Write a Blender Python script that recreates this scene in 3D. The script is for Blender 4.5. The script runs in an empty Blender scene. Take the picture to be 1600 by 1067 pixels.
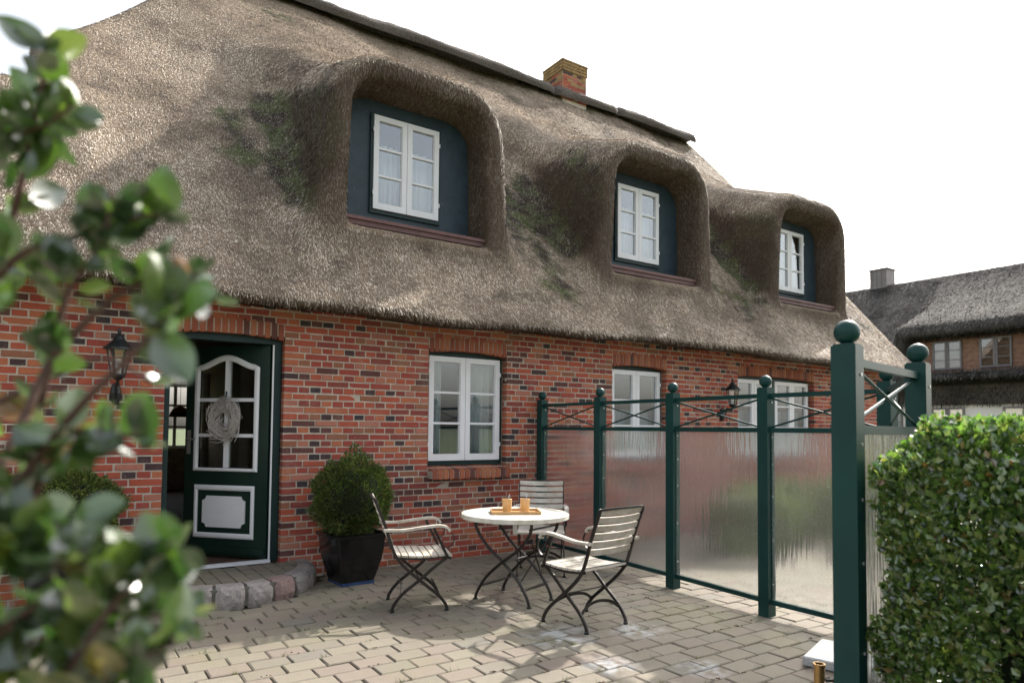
import bpy, math, random
import numpy as np
from mathutils import Vector, Matrix, Euler
R = math.radians
random.seed(7); rng = np.random.default_rng(11)
S = bpy.context.scene
COL = S.collection

# ------------------------------------------------------------------ camera
CAM_H, CAM_D, YAW, PITCH, ROLL = 1.47, 6.79, R(34.05), R(2.45), 0.0095
FPX, CX, CY = 1066.7, 800.0, 623.9
fwd = Vector((math.sin(YAW)*math.cos(PITCH), math.cos(YAW)*math.cos(PITCH), math.sin(PITCH)))
right0 = Vector((math.cos(YAW), -math.sin(YAW), 0)); up0 = right0.cross(fwd)
right = right0*math.cos(ROLL) + up0*math.sin(ROLL)
up = up0*math.cos(ROLL) - right0*math.sin(ROLL)
CAMP = Vector((0, -CAM_D, CAM_H))
cam_d = bpy.data.cameras.new('camera'); cam = bpy.data.objects.new('camera', cam_d); COL.objects.link(cam)
cam.matrix_world = Matrix(((right.x, up.x, -fwd.x, CAMP.x), (right.y, up.y, -fwd.y, CAMP.y), (right.z, up.z, -fwd.z, CAMP.z), (0, 0, 0, 1)))
cam_d.lens = 24; cam_d.sensor_width = 36; cam_d.sensor_fit = 'HORIZONTAL'
cam_d.shift_y = (CY-533.5)/1600; cam_d.clip_start = 0.05; cam_d.clip_end = 3000
cam_d.dof.use_dof = True; cam_d.dof.focus_distance = 5.6; cam_d.dof.aperture_fstop = 2.4
S.camera = cam
def at(px, py, d):
    return CAMP + fwd*d + right*((px-CX)/FPX*d) + up*((CY-py)/FPX*d)

# ------------------------------------------------------------------ sky, sun, exposure
SUN_AZ, SUN_EL = R(17), R(40)            # measured from +x towards +y
sdir = Vector((math.cos(SUN_EL)*math.cos(SUN_AZ), math.cos(SUN_EL)*math.sin(SUN_AZ), math.sin(SUN_EL)))
W = bpy.data.worlds.new('World'); S.world = W; W.use_nodes = True
wn = W.node_tree; wn.nodes.clear()
o = wn.nodes.new('ShaderNodeOutputWorld'); bg = wn.nodes.new('ShaderNodeBackground'); sky = wn.nodes.new('ShaderNodeTexSky')
sky.sky_type = 'NISHITA'; sky.sun_disc = False; sky.sun_elevation = SUN_EL
sky.sun_rotation = math.atan2(sdir.x, sdir.y)
sky.air_density = 1.3; sky.dust_density = 5.0; sky.ozone_density = 1.0
hs = wn.nodes.new('ShaderNodeHueSaturation'); hs.inputs['Saturation'].default_value = 0.35; hs.inputs['Value'].default_value = 1.0
wn.links.new(sky.outputs[0], hs.inputs['Color']); wn.links.new(hs.outputs[0], bg.inputs[0])
bg.inputs[1].default_value = 0.12; wn.links.new(bg.outputs[0], o.inputs[0])
sl = bpy.data.lights.new('sun', 'SUN'); sl.energy = 2.5; sl.angle = R(1.0); sl.color = (1, .94, .86)
so = bpy.data.objects.new('sun', sl); COL.objects.link(so); so.rotation_euler = sdir.to_track_quat('Z', 'Y').to_euler(); so.location = (20, 5, 30)
S.view_settings.view_transform = 'Standard'; S.view_settings.look = 'None'; S.view_settings.gamma = 1; S.view_settings.exposure = 1.58

# ------------------------------------------------------------------ helpers
def tag(o, label=None, cat=None, group=None, kind=None):
    if label: o['label'] = label
    if cat: o['category'] = cat
    if group: o['group'] = group
    if kind: o['kind'] = kind
    return o
def empty(name, loc=(0, 0, 0), rz=0.0, label=None, cat=None, group=None):
    o = bpy.data.objects.new(name, None); COL.objects.link(o); o.location = loc; o.rotation_euler = (0, 0, rz); o.empty_display_size = .1
    return tag(o, label, cat, group)
def local_mw(o):
    m = Matrix.Translation(o.location) @ o.rotation_euler.to_matrix().to_4x4() @ Matrix.Diagonal((*o.scale, 1))
    return local_mw(o.parent) @ o.matrix_parent_inverse @ m if o.parent else m
def put(name, mesh, parent=None, world=False, mats=None):
    o = bpy.data.objects.new(name, mesh); COL.objects.link(o)
    if mats: mesh.materials.clear(); [mesh.materials.append(m) for m in mats]
    if parent:
        o.parent = parent
        if world: o.matrix_parent_inverse = local_mw(parent).inverted()
    return o
def copy_tree(o, parent=None):
    c = o.copy(); COL.objects.link(c)
    if parent: c.parent = parent; c.matrix_parent_inverse = o.matrix_parent_inverse.copy()
    for ch in list(o.children): copy_tree(ch, c)
    return c
def np_mesh(name, V, F, mat=None, smooth=False, attrs=None):
    """V (n,3); F (m,k) all the same size"""
    V = np.asarray(V, np.float32); F = np.asarray(F, np.int32); k = F.shape[1]
    me = bpy.data.meshes.new(name); me.vertices.add(len(V)); me.vertices.foreach_set('co', V.ravel())
    me.loops.add(F.size); me.loops.foreach_set('vertex_index', F.ravel()); me.polygons.add(len(F))
    me.polygons.foreach_set('loop_start', np.arange(0, F.size, k, dtype=np.int32))
    try: me.polygons.foreach_set('loop_total', np.full(len(F), k, np.int32))
    except Exception: pass
    me.polygons.foreach_set('use_smooth', np.full(len(F), smooth))
    for an, vals in (attrs or {}).items():
        a = me.attributes.new(an, 'FLOAT', 'POINT'); a.data.foreach_set('value', np.asarray(vals, np.float32))
    me.update(calc_edges=True); me.validate()
    if mat: me.materials.append(mat)
    return me
class MB:
    def __init__(s): s.v = []; s.f = []
    def add(s, v, f):
        n = len(s.v); s.v += [tuple(p) for p in v]; s.f += [tuple(i+n for i in q) for q in f]; return s
    def box(s, a, b, M=None):
        (x0, y0, z0), (x1, y1, z1) = a, b
        v = [(x0,y0,z0),(x1,y0,z0),(x1,y1,z0),(x0,y1,z0),(x0,y0,z1),(x1,y0,z1),(x1,y1,z1),(x0,y1,z1)]
        if M: v = [M @ Vector(p) for p in v]
        return s.add(v, [(0,3,2,1),(4,5,6,7),(0,1,5,4),(1,2,6,5),(2,3,7,6),(3,0,4,7)])
    def bar(s, p, q, w, h, upv=(0, 0, 1)):
        p, q = Vector(p), Vector(q); d = (q-p).normalized(); u = Vector(upv); a = d.cross(u)
        if a.length < 1e-4: a = d.cross(Vector((1, 0, 0)))
        a.normalize(); b = a.cross(d).normalized(); a *= w/2; b *= h/2
        v = [p-a-b, p+a-b, p+a+b, p-a+b, q-a-b, q+a-b, q+a+b, q-a+b]
        return s.add(v, [(0,3,2,1),(4,5,6,7),(0,1,5,4),(1,2,6,5),(2,3,7,6),(3,0,4,7)])
    def sweep(s, path, prof, closed=False, upv=(0, 0, 1), scale=None):
        """prof list of (a,b); a sideways, b along up"""
        P = [Vector(p) for p in path]; n = len(P); k = len(prof); base = len(s.v); u0 = Vector(upv); prev = None
        for i, p in enumerate(P):
            if closed: d = P[(i+1) % n]-P[i-1]
            else: d = P[min(i+1, n-1)]-P[max(i-1, 0)]
            d.normalize(); a = d.cross(u0)
            if a.length < .05: a = prev if prev else d.cross(Vector((1, .3, 0)))
            a = (a - d*a.dot(d)).normalized(); prev = a; b = a.cross(d).normalized()
            sc = scale[i] if scale else 1
            for (x, y) in prof: s.v.append(tuple(p + a*x*sc + b*y*sc))
        m = n if closed else n-1
        for i in range(m):
            for j in range(k):
                q0 = base+i*k+j; q1 = base+i*k+(j+1) % k; r0 = base+((i+1) % n)*k+j; r1 = base+((i+1) % n)*k+(j+1) % k
                s.f.append((q0, q1, r1, r0))
        if not closed:
            s.f.append(tuple(base+j for j in reversed(range(k)))); s.f.append(tuple(base+(n-1)*k+j for j in range(k)))
        return s
    def tube(s, path, r, n=8, closed=False, scale=None, upv=(0, 0, 1)):
        return s.sweep(path, [(r*math.cos(2*math.pi*i/n), r*math.sin(2*math.pi*i/n)) for i in range(n)], closed, upv, scale)
    def lathe(s, prof, c=(0, 0, 0), n=16, rot=0.0):
        base = len(s.v); k = len(prof)
        for i in range(n):
            a = 2*math.pi*i/n+rot
            for (r, z) in prof: s.v.append((c[0]+r*math.cos(a), c[1]+r*math.sin(a), c[2]+z))
        for i in range(n):
            for j in range(k-1):
                s.f.append((base+i*k+j, base+((i+1) % n)*k+j, base+((i+1) % n)*k+j+1, base+i*k+j+1))
        return s
    def ball(s, c, r, n=16, m=10):
        return s.lathe([(max(r*math.sin(math.pi*j/m), 1e-4), -r*math.cos(math.pi*j/m)) for j in range(m+1)], c, n)
    def prism(s, poly, y0, y1):
        """poly of (x,z), extruded in y"""
        n = len(poly); v = [(x, y0, z) for x, z in poly]+[(x, y1, z) for x, z in poly]
        return s.add(v, [tuple(range(n)), tuple(range(2*n-1, n-1, -1))]+[(i, i+n, (i+1) % n+n, (i+1) % n) for i in range(n)])
    def mesh(s, name, mat=None, smooth=False):
        me = bpy.data.meshes.new(name); me.from_pydata(s.v, [], s.f); me.update()
        import bmesh
        bm = bmesh.new(); bm.from_mesh(me); bmesh.ops.recalc_face_normals(bm, faces=bm.faces); bm.to_mesh(me); bm.free()
        if smooth:
            me.polygons.foreach_set('use_smooth', [True]*len(me.polygons))
            try: me.set_sharp_from_angle(angle=R(40))
            except Exception: pass
        if mat: me.materials.append(mat)
        return me
    def build(s, name, mat, parent=None, world=False, smooth=False):
        return put(name, s.mesh(name, mat, smooth), parent, world)
def catmull(pts, n=6):
    P = [Vector(p) for p in pts]; out = []
    for i in range(len(P)-1):
        a, b, c, d = P[max(i-1, 0)], P[i], P[i+1], P[min(i+2, len(P)-1)]
        for k in range(n):
            t = k/n; out.append(.5*((2*b)+(c-a)*t+(2*a-5*b+4*c-d)*t*t+(3*b-a-3*c+d)*t**3))
    out.append(P[-1]); return out
_lat = rng.random((32, 32, 32)).astype(np.float32)
def vnoise(P, sc):
    q = np.asarray(P, np.float32)*sc+50.0; i = np.floor(q).astype(int); f = q-i; f = f*f*(3-2*f); i &= 31; j = (i+1) & 31
    g = lambda a, b, c: _lat[a[:, 0], b[:, 1], c[:, 2]]
    x, y, z = f[:, 0], f[:, 1], f[:, 2]
    l = lambda a, b, t: a+(b-a)*t
    return l(l(l(g(i,i,i), g(j,i,i), x), l(g(i,j,i), g(j,j,i), x), y), l(l(g(i,i,j), g(j,i,j), x), l(g(i,j,j), g(j,j,j), x), y), z)

# ------------------------------------------------------------------ materials
def new_mat(name):
    m = bpy.data.materials.new(name); m.use_nodes = True; nt = m.node_tree; b = nt.nodes['Principled BSDF']; return m, nt, b
def nd(nt, typ, **kw):
    n = nt.nodes.new(typ)
    for k, v in kw.items():
        if k in n.inputs: n.inputs[k].default_value = v
        else: setattr(n, k, v)
    return n
def noise(nt, scale, detail=3, rough=.6, coord='Object', vec=None):
    n = nd(nt, 'ShaderNodeTexNoise', Scale=scale, Detail=detail, Roughness=rough)
    if vec is None:
        tc = nd(nt, 'ShaderNodeNewGeometry' if coord == 'Position' else 'ShaderNodeTexCoord'); nt.links.new(tc.outputs[coord], n.inputs['Vector'])
    else: nt.links.new(vec, n.inputs['Vector'])
    return n.outputs['Fac']
def ramp(nt, fac, stops, interp='LINEAR'):
    r = nd(nt, 'ShaderNodeValToRGB'); r.color_ramp.interpolation = interp; e = r.color_ramp.elements
    while len(e) < len(stops): e.new(.5)
    for el, (p, c) in zip(e, stops): el.position = p; el.color = (*c, 1) if len(c) == 3 else c
    nt.links.new(fac, r.inputs[0]); return r.outputs[0]
def mix(nt, a, b, fac, mode='MIX'):
    m = nd(nt, 'ShaderNodeMix', data_type='RGBA', blend_type=mode)
    for sock, v in ((m.inputs[0], fac), (m.inputs[6], a), (m.inputs[7], b)):
        if hasattr(v, 'is_linked') or isinstance(v, bpy.types.NodeSocket): nt.links.new(v, sock)
        else: sock.default_value = v if not isinstance(v, tuple) or len(v) == 4 else (*v, 1)
    return m.outputs[2]
def bump(nt, b, h, strength=.3, dist=.01):
    n = nd(nt, 'ShaderNodeBump', Strength=strength, Distance=dist); nt.links.new(h, n.inputs['Height']); nt.links.new(n.outputs[0], b.inputs['Normal'])
def plain(name, c, rough=.5, var=.25, sc=8, metal=0, bmp=0, spec=.5, coord='Position'):
    m, nt, b = new_mat(name); n = noise(nt, sc, 4, .65, coord)
    lo = tuple(x*(1-var) for x in c); hi = tuple(min(1, x*(1+var)) for x in c)
    nt.links.new(ramp(nt, n, [(.3, lo), (.7, hi)]), b.inputs['Base Color'])
    b.inputs['Roughness'].default_value = rough; b.inputs['Metallic'].default_value = metal; b.inputs['Specular IOR Level'].default_value = spec
    if bmp: bump(nt, b, noise(nt, sc*6, 3, .6, coord), bmp, .01)
    return m
M = {}
BR = [(0, (.40, .085, .045)), (.24, (.32, .06, .04)), (.42, (.43, .13, .06)), (.54, (.40, .15, .10)), (.63, (.24, .05, .038)), (.74, (.28, .11, .06)), (.81, (.11, .04, .035)), (.89, (.06, .032, .034)), (.96, (.04, .03, .034))]
AR = [(0, (.36, .11, .055)), (.3, (.30, .085, .045)), (.55, (.38, .14, .07)), (.75, (.26, .07, .04)), (.9, (.12, .045, .035))]
def brick_mat(name, bulk, BR=BR):
    m, nt, b = new_mat(name)
    if bulk: a = nd(nt, 'ShaderNodeAttribute', attribute_name='tint'); rnd = a.outputs['Fac']
    else: a = nd(nt, 'ShaderNodeObjectInfo'); rnd = a.outputs['Random']
    c = ramp(nt, rnd, BR, 'CONSTANT')
    n1 = noise(nt, 28, 5, .7, 'Position'); n2 = noise(nt, 5, 3, .6, 'Position')
    c = mix(nt, c, (.46, .34, .27), ramp(nt, n1, [(.58, (0, 0, 0)), (.85, (.55, .55, .55))]))
    c = mix(nt, c, (.05, .035, .03), ramp(nt, n1, [(.22, (.6, .6, .6)), (.42, (0, 0, 0))]))
    c = mix(nt, c, (.16, .10, .07), ramp(nt, n2, [(.5, (0, 0, 0)), (.8, (.3, .3, .3))]))
    c = mix(nt, c, (.42, .33, .27), ramp(nt, noise(nt, 1.7, 6, .75, 'Position'), [(.56, (0, 0, 0)), (.78, (.45, .45, .45))]))
    nt.links.new(c, b.inputs['Base Color']); b.inputs['Roughness'].default_value = .85
    bump(nt, b, noise(nt, 90, 4, .7, 'Position'), .5, .006); return m
M['arch'] = brick_mat('arch_brick', False, AR); M['brick'] = brick_mat('brick', False); M['brick_bulk'] = brick_mat('brick_bulk', True)
M['mortar'] = plain('mortar', (.47, .405, .335), .95, .25, 9, bmp=.5)
M['stepbed'] = plain('dark_mortar', (.13, .125, .10), .95, .3, 14, bmp=.5)
M['white'] = plain('white_paint', (.78, .78, .80), .35, .04, 5)
M['green'] = plain('dark_green_paint', (.006, .026, .025), .4, .2, 4, spec=.35)
M['fence'] = plain('fence_green_paint', (.006, .044, .040), .42, .18, 3, spec=.28)
M['doorgreen'] = plain('door_green_paint', (.008, .026, .019), .3, .2, 3)
M['panel'] = plain('blue_green_boards', (.024, .045, .062), .55, .25, 6, bmp=.2)
M['redwood'] = plain('brown_red_sill', (.125, .055, .05), .5, .25, 6)
M['steel'] = plain('dark_steel', (.022, .018, .016), .42, .4, 30, metal=.2)
M['bolt'] = plain('zinc_bolt', (.6, .6, .6), .35, .1, 5, metal=.8)
M['brass'] = plain('worn_brass', (.42, .27, .12), .35, .3, 12, metal=.9)
M['black'] = plain('black_iron', (.012, .016, .016), .4, .2, 8)
M['pot'] = plain('black_glazed_clay', (.008, .008, .009), .16, .3, 6, bmp=.06)
M['potfoot'] = plain('blue_glazed_foot', (.03, .06, .15), .2, .3, 6)
M['soil'] = plain('soil', (.035, .028, .018), .95, .4, 30, bmp=.6)
M['curtain'] = plain('curtain_fabric', (.62, .63, .62), .9, .06, 3)
M['inwall'] = plain('hall_plaster', (.30, .24, .17), .8, .1, 3)
M['infloor'] = plain('hall_floor', (.07, .038, .024), .75, .3, 5)
M['tray'] = plain('oak_tray', (.46, .27, .11), .5, .2, 12)
M['mug'] = plain('latte_glass', (.66, .40, .17), .18, .06, 6)
M['paper'] = plain('paper', (.75, .75, .73), .7, .05, 6)
M['copper'] = plain('copper', (.7, .33, .16), .25, .1, 5, metal=1)
M['plaster'] = plain('white_wall', (.76, .75, .73), .8, .05, 1.2)
M['greyframe'] = plain('grey_frame', (.17, .16, .165), .5, .1, 6)
M['cladding'] = plain('cedar_cladding', (.24, .135, .09), .7, .3, 7)
M['zinc'] = plain('zinc_cladding', (.20, .175, .175), .5, .2, 4, metal=.2)
M['rust'] = plain('lichen_cap', (.30, .19, .08), .9, .4, 9, bmp=.5)
M['bark'] = plain('bark', (.07, .05, .04), .9, .4, 20, bmp=.6)
M['twig'] = plain('shrub_stem', (.09, .045, .035), .7, .3, 30)
M['wreath'] = plain('grey_twigs', (.46, .42, .39), .85, .5, 60)
nt = M['panel'].node_tree; b = nt.nodes['Principled BSDF']; old = b.inputs['Base Color'].links[0].from_socket
nt.links.new(mix(nt, old, (.42, .44, .45), ramp(nt, noise(nt, 55, 3, .5, 'Position'), [(.72, (0, 0, 0)), (.76, (.8, .8, .8))])), b.inputs['Base Color'])
# slats, weathered teak
m, nt, b = new_mat('weathered_teak'); n = noise(nt, 9, 5, .7, 'Position'); n2 = noise(nt, 60, 3, .7, 'Position')
c = ramp(nt, n, [(.3, (.36, .31, .24)), (.5, (.52, .47, .40)), (.72, (.64, .61, .55))]); c = mix(nt, c, (.27, .27, .17), ramp(nt, n2, [(.55, (0, 0, 0)), (.8, (.5, .5, .5))]))
nt.links.new(c, b.inputs['Base Color']); b.inputs['Roughness'].default_value = .75; bump(nt, b, n2, .25, .004); M['teak'] = m
m, nt, b = new_mat('bleached_tabletop'); n = noise(nt, 6, 5, .7, 'Position')
nt.links.new(ramp(nt, n, [(.3, (.38, .35, .26)), (.48, (.58, .55, .48)), (.7, (.72, .70, .66))]), b.inputs['Base Color']); b.inputs['Roughness'].default_value = .6; M['tabletop'] = m
# granite
m, nt, b = new_mat('granite'); n = noise(nt, 150, 3, .8, 'Position'); oi = nd(nt, 'ShaderNodeObjectInfo')
c = ramp(nt, oi.outputs['Random'], [(0, (.30, .20, .18)), (.35, (.34, .30, .28)), (.6, (.36, .21, .17)), (.8, (.26, .24, .22))], 'CONSTANT')
c = mix(nt, c, (.08, .07, .065), ramp(nt, n, [(.34, (.85, .85, .85)), (.46, (0, 0, 0))])); c = mix(nt, c, (.62, .57, .53), ramp(nt, n, [(.58, (0, 0, 0)), (.7, (.8, .8, .8))]))
nt.links.new(c, b.inputs['Base Color']); b.inputs['Roughness'].default_value = .8; bump(nt, b, noise(nt, 30, 5, .7, 'Position'), .8, .03); M['granite'] = m
m, nt, b = new_mat('pale_granite'); n = noise(nt, 190, 3, .8, 'Position')
nt.links.new(ramp(nt, n, [(.3, (.2, .2, .2)), (.5, (.5, .5, .49)), (.65, (.68, .68, .67))]), b.inputs['Base Color']); b.inputs['Roughness'].default_value = .6; M['slab'] = m
# pavers
PV = [(0, (0.181, 0.157, 0.12)), (0.22, (0.197, 0.172, 0.131)), (0.42, (0.189, 0.155, 0.124)), (0.6, (0.172, 0.153, 0.12)), (0.75, (0.202, 0.179, 0.137)), (0.88, (0.183, 0.148, 0.12)), (0.95, (0.161, 0.146, 0.12))]
def paver_mat(name, bulk):
    m, nt, b = new_mat(name)
    if bulk: rnd = nd(nt, 'ShaderNodeAttribute', attribute_name='tint').outputs['Fac']
    else: rnd = nd(nt, 'ShaderNodeObjectInfo').outputs['Random']
    c = ramp(nt, rnd, PV, 'CONSTANT'); n1 = noise(nt, 1.3, 4, .6, 'Position'); n2 = noise(nt, 120, 3, .8, 'Position'); n3 = noise(nt, 7, 4, .7, 'Position')
    c = mix(nt, c, (.17, .165, .085), ramp(nt, n1, [(.5, (0, 0, 0)), (.75, (.55, .55, .55))]))
    c = mix(nt, c, (.13, .11, .085), ramp(nt, n2, [(.3, (.5, .5, .5)), (.45, (0, 0, 0))])); c = mix(nt, c, (.48, .44, .38), ramp(nt, n2, [(.6, (0, 0, 0)), (.75, (.4, .4, .4))]))
    c = mix(nt, c, (.12, .105, .08), ramp(nt, n3, [(.55, (0, 0, 0)), (.8, (.4, .4, .4))]))
    g = nd(nt, 'ShaderNodeNewGeometry'); fac = None      # spilled lime stains
    for (x, y, r) in ((3.05, -2.9, .34), (3.62, -3.1, .26), (2.95, -3.55, .22), (3.4, -3.9, .2)):
        d = nd(nt, 'ShaderNodeVectorMath', operation='DISTANCE'); nt.links.new(g.outputs['Position'], d.inputs[0]); d.inputs[1].default_value = (x, y, 0)
        mm = nd(nt, 'ShaderNodeMapRange'); nt.links.new(d.outputs['Value'], mm.inputs[0]); mm.inputs[1].default_value = r; mm.inputs[2].default_value = r*.3; mm.inputs[3].default_value = 0; mm.inputs[4].default_value = 1
        if fac is None: fac = mm.outputs[0]
        else:
            a = nd(nt, 'ShaderNodeMath', operation='MAXIMUM'); nt.links.new(fac, a.inputs[0]); nt.links.new(mm.outputs[0], a.inputs[1]); fac = a.outputs[0]
    a = nd(nt, 'ShaderNodeMath', operation='MULTIPLY'); nt.links.new(fac, a.inputs[0]); nt.links.new(ramp(nt, noise(nt, 9, 3, .6, 'Position'), [(.42, (0, 0, 0)), (.6, (.8, .8, .8))]), a.inputs[1])
    c = mix(nt, c, (.42, .43, .44), a.outputs[0])
    nt.links.new(c, b.inputs['Base Color']); b.inputs['Roughness'].default_value = .85; bump(nt, b, n2, .5, .004); return m
M['paver'] = paver_mat('paver', False); M['paver_bulk'] = paver_mat('paver_bulk', True)
m, nt, b = new_mat('joint_sand'); n = noise(nt, 2.5, 4, .7, 'Position'); nt.links.new(ramp(nt, n, [(.4, (.028, .023, .016)), (.6, (.035, .042, .015))]), b.inputs['Base Color']); b.inputs['Roughness'].default_value = 1; M['joint'] = m
m, nt, b = new_mat('lawn'); n = noise(nt, .35, 5, .7, 'Position'); nt.links.new(ramp(nt, n, [(.35, (.04, .06, .02)), (.6, (.075, .10, .03)), (.8, (.12, .11, .06))]), b.inputs['Base Color']); b.inputs['Roughness'].default_value = 1; M['lawn'] = m
# thatch
def thatch_mat(name, straw, dark=1.0):
    m, nt, b = new_mat(name); tin = nd(nt, 'ShaderNodeAttribute', attribute_name='tint').outputs['Fac']; mo = nd(nt, 'ShaderNodeAttribute', attribute_name='moss_shade').outputs['Fac']
    sc = lambda c: tuple(x*dark for x in c)
    if straw: c = ramp(nt, tin, [(0, sc((.05, .035, .026))), (.2, sc((.21, .155, .112))), (.48, sc((.56, .455, .345))), (1, sc((.90, .81, .68)))])
    else:
        n = noise(nt, 60, 4, .8, 'Position'); c = ramp(nt, n, [(.3, sc((.045, .031, .022))), (.5, sc((.27, .205, .148))), (.72, sc((.60, .49, .37)))])
    n3 = noise(nt, 1.1, 5, .65, 'Position'); c = mix(nt, c, sc((.10, .072, .052)), ramp(nt, n3, [(.38, (.6, .6, .6)), (.56, (0, 0, 0))])); c = mix(nt, c, sc((.06, .05, .042)), ramp(nt, noise(nt, 4.5, 4, .7, 'Position'), [(.30, (.6, .6, .6)), (.44, (0, 0, 0))]))
    c = mix(nt, c, mix(nt, sc((.032, .025, .019)), sc((.075, .10, .03)), ramp(nt, noise(nt, 3.2, 3, .6, 'Position'), [(.45, (0, 0, 0)), (.6, (1, 1, 1))])), mo)  # moss green, and dark brown for shade painted on the dormer cheeks
    cu = nd(nt, 'ShaderNodeAttribute', attribute_name='steep_shade').outputs['Fac']; c = mix(nt, c, mix(nt, c, sc((.075, .052, .036)), .78), cu)  # shade painted dark brown onto steep rims, reveals and cheeks
    if dark < 1: hq = nd(nt, 'ShaderNodeHueSaturation', Saturation=.4, Value=1.15); nt.links.new(c, hq.inputs['Color']); c = hq.outputs[0]
    nt.links.new(c, b.inputs['Base Color']); b.inputs['Roughness'].default_value = .58 if straw and dark == 1 else .85; b.inputs['Specular IOR Level'].default_value = .32 if straw and dark == 1 else .12
    if not straw: bump(nt, b, noise(nt, 70, 4, .8, 'Position'), .9, .02)
    return m
M['thatch'] = thatch_mat('thatch', False); M['straw'] = thatch_mat('reed_straw', True)
M['thatch_far'] = thatch_mat('old_thatch', False, .3); M['straw_far'] = thatch_mat('old_reed_straw', True, .22)
m, nt, b = new_mat('heather_ridge'); n = noise(nt, 40, 5, .8, 'Position'); nt.links.new(ramp(nt, n, [(.3, (.035, .03, .027)), (.5, (.14, .118, .10)), (.75, (.30, .26, .23))]), b.inputs['Base Color']); b.inputs['Roughness'].default_value = .95; bump(nt, b, n, 1, .05); M['ridge'] = m
# leaves
def leaf_mat(name, stops, rough=.35, trans=.3, spec=.5):
    m, nt, b = new_mat(name); tin = nd(nt, 'ShaderNodeAttribute', attribute_name='tint').outputs['Fac']
    oi = nd(nt, 'ShaderNodeObjectInfo'); ad = nd(nt, 'ShaderNodeMath', operation='ADD'); nt.links.new(tin, ad.inputs[0]); nt.links.new(oi.outputs['Random'], ad.inputs[1])
    fr = nd(nt, 'ShaderNodeMath', operation='FRACT'); nt.links.new(ad.outputs[0], fr.inputs[0])
    c = ramp(nt, fr.outputs[0], stops); nt.links.new(c, b.inputs['Base Color']); b.inputs['Roughness'].default_value = rough; b.inputs['Specular IOR Level'].default_value = spec
    if spec >= 1.0: b.inputs['Coat Weight'].default_value = 1; b.inputs['Coat IOR'].default_value = 1.8; b.inputs['Coat Roughness'].default_value = .22
    tr = nd(nt, 'ShaderNodeBsdfTranslucent'); hsn = nd(nt, 'ShaderNodeHueSaturation', Saturation=1.15, Value=1.7); nt.links.new(c, hsn.inputs['Color']); nt.links.new(hsn.outputs[0], tr.inputs[0])
    ms = nd(nt, 'ShaderNodeMixShader'); ms.inputs[0].default_value = trans; out = nt.nodes['Material Output']
    nt.links.new(b.outputs[0], ms.inputs[1]); nt.links.new(tr.outputs[0], ms.inputs[2]); nt.links.new(ms.outputs[0], out.inputs[0]); return m
M['box'] = leaf_mat('boxwood_leaf', [(0, (.03, .055, .016)), (.5, (.07, .105, .03)), (.85, (.14, .18, .05)), (1, (.22, .23, .08))], .32, .3)
M['hedge'] = leaf_mat('hedge_leaf', [(0, (.028, .062, .018)), (.45, (.07, .14, .035)), (.8, (.14, .23, .055)), (.95, (.25, .31, .09)), (1, (.18, .10, .04))], .26, .42, 1.0)
M['shrub'] = leaf_mat('glossy_shrub_leaf', [(0, (.02, .04, .014)), (.5, (.035, .07, .018)), (.85, (.07, .12, .025)), (.97, (.12, .16, .04)), (1, (.2, .08, .02))], .3, .32, 1.0)
M['grass'] = leaf_mat('weed_blade', [(0, (.06, .09, .02)), (1, (.16, .19, .05))], .5, .3)
M['litter'] = plain('dry_leaf', (.10, .055, .03), .8, .5, 30)
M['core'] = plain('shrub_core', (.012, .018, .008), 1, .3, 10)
# window glass
def pane_mat(name, tint, ior):
    m, nt, b = new_mat(name); nt.nodes.remove(b); out = nt.nodes['Material Output']; t = nd(nt, 'ShaderNodeBsdfTransparent'); t.inputs[0].default_value = (*tint, 1)
    g = nd(nt, 'ShaderNodeBsdfGlossy'); g.inputs['Roughness'].default_value = .008; g.inputs[0].default_value = (.95, .97, 1, 1); lw = nd(nt, 'ShaderNodeLayerWeight', Blend=.5); pw = nd(nt, 'ShaderNodeMath', operation='POWER'); nt.links.new(lw.outputs['Facing'], pw.inputs[0]); pw.inputs[1].default_value = 3.5; fr = nd(nt, 'ShaderNodeMath', operation='MULTIPLY_ADD'); nt.links.new(pw.outputs[0], fr.inputs[0]); fr.inputs[1].default_value = .75; fr.inputs[2].default_value = ior
    bp = nd(nt, 'ShaderNodeBump', Strength=.08, Distance=.004); nt.links.new(noise(nt, 1.6, 2, .4, 'Position'), bp.inputs['Height']); nt.links.new(bp.outputs[0], g.inputs['Normal'])
    ms = nd(nt, 'ShaderNodeMixShader'); nt.links.new(fr.outputs[0], ms.inputs[0]); nt.links.new(t.outputs[0], ms.inputs[1]); nt.links.new(g.outputs[0], ms.inputs[2]); nt.links.new(ms.outputs[0], out.inputs[0]); return m
M['pane'] = pane_mat('window_glass', (.9, .93, .93), .15)
M['doorpane'] = pane_mat('door_glass', (.8, .82, .78), .03)
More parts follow.
